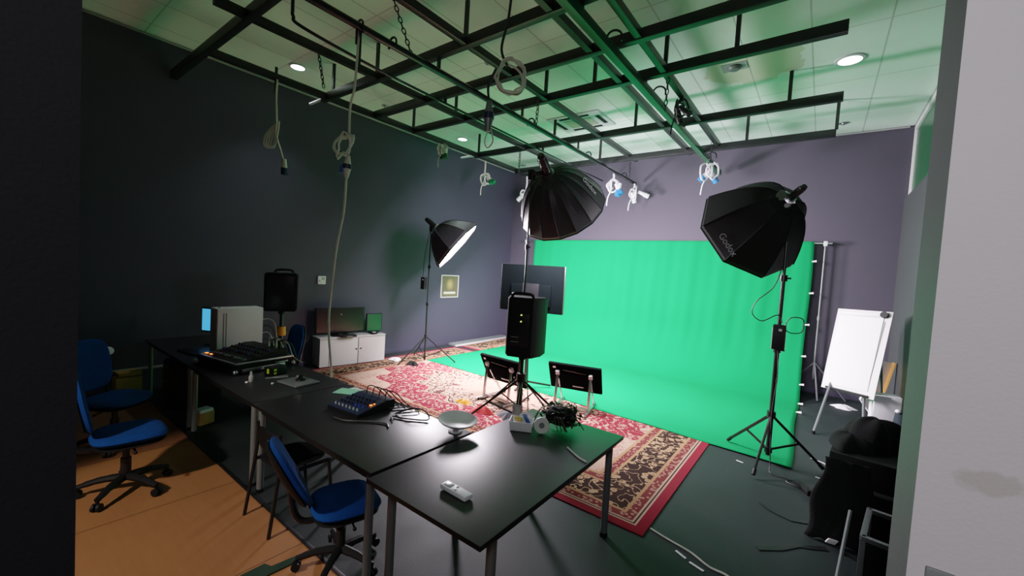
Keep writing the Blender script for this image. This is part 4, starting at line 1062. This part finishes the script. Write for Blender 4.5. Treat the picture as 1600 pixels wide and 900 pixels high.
b = B(); b.lathe([(.07,0), (.08,.1), (.075,.35), (.06,.5), (.02,.53)], (0,0,0), (0,0,1), 14); b.build('body', M['deepblue'] if False else pm('navy_bag_cloth', (.006,.016,.026), .8, 0, .3, 8, .3), t)
b = B(); b.sph((-.05,-.04,.52), .03, (1,1,.8), 10); b.build('tag', M['whitepaper'], t)
heap('paper_scraps', (.45,8.9,.0), 'crumpled white paper scraps at the foot of the back wall', 'paper', 'whitepaper', .16, .12, .06, 31)
# ------------------------------------------------------------------ black equipment pile
t = thing('equipment_rack', 'black equipment rack cabinet standing at the edge of the dark floor', 'rack', (.50,4.62,0), math.radians(-6))
B().box((0,0,.33), (.62,.70,.66), None, .012).build('cabinet', M['blackp'], t)
B().box((-.31,0,.33), (.012,.6,.56), None, .006).build('door', M['blackm'], t)
b = B(); b.box((.05,-.355,.42), (.3,.012,.03), None, .004); b.build('handle', M['steel'], t)
for k in range(3): B().box((0,-.355,.2+.06*k), (.5,.008,.012)).build('vent_slot', M['blackm'], t)
t = thing('draped_cloth', 'black bag of cloth heaped on top of the equipment rack', 'cloth', (.48,4.66,.662))
def hump(cx, cy, sx, sy, sz, ph):
    def fn(u, v):
        a, r = u*2*PI, v
        k = 1+.14*math.sin(3*a+ph)+.08*math.sin(5*a+2*ph)
        hh = (max(0, 1-r**3))**.6*(1+.12*math.sin(4*a+ph)*r)
        return (cx+math.cos(a)*r*sx*k, cy+math.sin(a)*r*sy*k, .003+hh*sz)
    return fn
b = B(); b.grid(hump(-.02,.05,.22,.2,.24,1.), 48, 12); bmesh.ops.remove_doubles(b.bm, verts=b.bm.verts, dist=1e-4); b.build('bag', M['blackcloth'], t, angle=80)
b = B(); b.grid(hump(-.18,-.05,.15,.27,.10,2.4), 40, 10); bmesh.ops.remove_doubles(b.bm, verts=b.bm.verts, dist=1e-4); b.build('fold', M['blackcloth'], t, angle=80)
t = thing('black_drape', 'black cloth hanging down the front of the equipment rack to the floor', 'cloth', (.2,4.2,0))
def dr(u, v):
    x = .13+.30*u; y = 4.215-.016*math.sin(u*15)*(.3+v)-.07*v-.06*v*v; z = .63*(1-v)+.006
    return (x-.10*v*(1-u)+.02*math.sin(v*9+u*4), y, z)
o = B().grid(dr, 40, 16).build('sheet', M['blackcloth'], t, world=True, angle=80); so = o.modifiers.new('thick', 'SOLIDIFY'); so.thickness = .006
b = B(); b.box((.21,4.02,.05), (.07,.01,.05), Euler((.5,.2,.5)), .003); b.build('white_tag', M['whitepaper'], t, world=True)
t = thing('open_flight_case', 'open black flight case with aluminium edges in front of the equipment rack', 'case', (.56,3.72,0), math.radians(-8))
b = B()
for s in (-1, 1): b.box((s*.19,0,.2), (.012,.48,.38)); b.box((0,s*.24,.2), (.38,.012,.38))
b.box((0,0,.012), (.38,.48,.02)); b.build('shell', M['blackp'], t)
b = B()
for s in (-1, 1):
    b.box((s*.19,0,.395), (.035,.50,.03), None, .004); b.box((0,s*.24,.395), (.40,.035,.03), None, .004)
    for q in (-1, 1): b.box((s*.19,q*.24,.2), (.03,.03,.38), None, .003)
b.build('edge_rail', M['steel'], t)
B().box((.05,.05,.33), (.18,.16,.01), Euler((.3,.2,.3))).build('green_sheet', M['paper'], t)
b = B(); b.tube([(.12,3.32,.015), (.20,3.55,.25), (.27,3.72,.5)], .014, 8, smooth=False); b.build('loose_pole', M['steel']) if False else None
t = thing('metal_pole', 'thin grey metal pole leaning on the black drape beside the open case', 'pole', (.22,3.45,0))
b = B(); b.cyl((.215,3.42,.008), (.30,4.0,.34), .012, n=8); b.build('rod', M['steel'], t, world=True)
# tape strips, cable and scraps on the dark floor
def strip(pts, w, label, mat='tape', name='tape_strip', cat='tape', z=.003):
    b = B(); P = [Vector((*p, z)) for p in pts]; L, R_ = [], []
    for i, p in enumerate(P):
        d = (P[min(i+1,len(P)-1)]-P[max(i-1,0)]).normalized(); n_ = Vector((-d.y,d.x,0))*w/2
        L.append(p+n_); R_.append(p-n_)
    b.prism(L+R_[::-1], (0,0,.003)); o = b.build(name, M[mat]); setorigin(o, (*pts[0], 0)); return tag(o, label, cat)
strip([(-.29,4.37), (-.20,4.29), (-.06,4.24), (.06,4.30), (.13,4.33)], .045, 'curved black tape strip on the dark floor pointing at the black drape')
strip([(-.24,3.60), (-.10,3.72), (.0,3.86), (.08,3.90), (.18,3.97)], .045, 'long black tape strip on the dark floor in front of the open case')
b = B(); b.tube([(-.94,3.27,.007), (-.80,3.23,.007), (-.62,3.19,.007), (-.48,3.12,.007), (-.36,3.11,.007), (-.22,3.02,.007)], .007, 6); o = b.build('floor_cable', M['cord']); setorigin(o, (-.6,3.2,0)); tag(o, 'thin white cable on the dark floor by the rug corner', 'cable')
random.seed(12)
for (pts, l) in (([(-.71,3.14), (-.63,3.10)], 'white scuffed tape scrap on the dark floor beside the white cable'), ([(-.60,3.08), (-.50,3.05)], 'second white tape scrap on the dark floor, further along the white cable'),
                 ([(.05,5.95), (.16,5.90), (.25,5.80)], 'long pale tape line on the dark floor near the easel foot'), ([(.10,5.40), (.22,5.36)], 'pale tape line on the dark floor beside the stand foot'),
                 ([(.14,4.98), (.22,4.94)], 'short pale tape line on the dark floor next to the power adapter'), ([(-.62,5.22), (-.55,5.20)], 'tiny white scrap at the corner of the green cloth')):
    strip(pts, .018, l, 'whitepaper', 'tape_scrap', 'tape')

# ------------------------------------------------------------------ lettering on the octagonal softbox
def lettering(txt, size, M4, mat, parent, name='lettering'):
    cu = bpy.data.curves.new('txt', 'FONT'); cu.body = txt; cu.size = size; cu.extrude = .001; cu.align_x = 'CENTER'; cu.align_y = 'CENTER'
    o = bpy.data.objects.new('txt', cu); COL.objects.link(o)
    dg = bpy.context.evaluated_depsgraph_get(); me = bpy.data.meshes.new_from_object(o.evaluated_get(dg))
    bpy.data.objects.remove(o)
    W = Matrix.Identity(4); q = parent
    while q is not None: W = q.matrix_basis @ W; q = q.parent
    me.transform(W.inverted() @ M4); me.materials.append(M[mat])
    ob = bpy.data.objects.new(name, me); COL.objects.link(ob); ob.parent = parent; return ob
M['logo'] = pm('grey_print', (.15,.16,.16), .6)
M['logo2'] = pm('white_print', (.72,.70,.74), .6)
def panel_matrix(shell_thing, px_dir, target, toward):
    """frame on the shell nearest to a target point; text runs along px_dir"""
    sh = [c for c in shell_thing.children if c.name.startswith('softbox_shell')][0]
    W = shell_thing.matrix_basis
    best = min(sh.data.polygons, key=lambda p: (W@p.center-Vector(target)).length)
    n = (W.to_3x3()@best.normal).normalized()
    if n.dot(Vector(toward)) < 0: n = -n
    x = Vector(px_dir); x = (x-n*x.dot(n)).normalized(); y = n.cross(x)
    c = W@best.center+n*.012
    m = Matrix((x, y, n)).transposed().to_4x4(); m.translation = c
    return m
octa = [o for o in bpy.data.objects if o.name.startswith('studio_softbox') and o.location.x > -1][0]
para = [o for o in bpy.data.objects if o.name.startswith('parabolic_softbox')][0]
cam_dir = (.6,-.8,.05)
oa = 9*PI/8
lettering('Godox', .105, panel_matrix(octa, -ou*math.sin(oa)+ov*math.cos(oa), Vector((-.348,5.33,2.946))+od*.50+(ou*math.cos(oa)+ov*math.sin(oa))*.53, (.4,-.9,0)), 'logo', octa)
lettering('Godox', .10, panel_matrix(para, (.60,.45,-.5), (-2.75,5.1,3.12), (.75,-.3,.6)), 'logo2', para)

# ------------------------------------------------------------------ lights
def lamp(kind, name, loc, energy, color=(1,1,1), size=.3, target=None, **kw):
    l = bpy.data.lights.new(name, kind); l.energy = energy; l.color = color
    if kind == 'AREA': l.size = size
    elif kind in ('SPOT', 'POINT'): l.shadow_soft_size = size
    for k, v_ in kw.items(): setattr(l, k, v_)
    o = bpy.data.objects.new(name, l); COL.objects.link(o); o.location = loc
    if target is not None: o.rotation_euler = (Vector(target)-Vector(loc)).to_track_quat('-Z', 'Y').to_euler()
    return o
for (x, y, e) in ((-6.56,2.98,55), (.07,6.61,30), (-6.68,6.67,45)):
    lamp('SPOT', 'downlight_beam', (x, y, ZC-.03), e, (.93,.97,1), .06, (x, y, 0), spot_size=math.radians(95), spot_blend=.8)
lamp('SPOT', 'corridor_lamp', (.1,-1.9,3.0), 330, (1,.97,1), .35, (1.1,1.5,2.0), spot_size=math.radians(64), spot_blend=.5)
lamp('AREA', 'doorway_fill', (.1,-.9,3.2), 26, (1,.97,1), .7, (-2.6,1.8,.9))  # added fill above the camera, brightens table legs and hanging cables
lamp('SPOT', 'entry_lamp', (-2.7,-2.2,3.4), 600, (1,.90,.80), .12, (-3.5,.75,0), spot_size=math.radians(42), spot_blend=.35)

w = bpy.data.worlds.new('world'); SC.world = w; w.use_nodes = True
bg = w.node_tree.nodes.get('Background') or w.node_tree.nodes.new('ShaderNodeBackground')
bg.inputs[0].default_value = (.75,.85,1,1); bg.inputs[1].default_value = .006

# ------------------------------------------------------------------ camera
yaw, pitch, roll = .64646, -.04486, .06061
cy, sy, cp, sp = math.cos(yaw), math.sin(yaw), math.cos(pitch), math.sin(pitch)
fwd = Vector((-sy*cp, cy*cp, sp)); right = Vector((cy, sy, 0)); up = right.cross(fwd)
r2 = right*math.cos(roll)+up*math.sin(roll); u2 = up*math.cos(roll)-right*math.sin(roll)
cam = bpy.data.cameras.new('camera'); cam.sensor_width = 36; cam.lens = 36*638.9/1600; cam.clip_start = .05; cam.clip_end = 100
co = bpy.data.objects.new('camera', cam); COL.objects.link(co)
mm = Matrix((r2, u2, -fwd)).transposed().to_4x4(); mm.translation = (0,0,2.0)
co.matrix_world = mm
SC.camera = co
SC.view_settings.view_transform = 'Standard'
SC.view_settings.look = 'None'
SC.view_settings.exposure = 0
vs = SC.view_settings; vs.use_curve_mapping = True                # soft highlight shoulder, as a phone camera applies
cmap = vs.curve_mapping; WL = 4.
cmap.white_level = (WL, WL, WL); cmap.extend = 'HORIZONTAL'
cc = cmap.curves[3]
cc.points[0].location = (0, 0); cc.points[-1].location = (1, 1)
for xx in (.008, .02, .05, .12, .25, .5, .8, 1.2, 1.8, 2.6): cc.points.new(xx/WL, min(1, 1.18*xx/(1+.9*xx)*xx/(xx+.010)))
cmap.update()
SC.cycles.max_bounces = 6; SC.cycles.diffuse_bounces = 4
SC.cycles.use_denoising = True
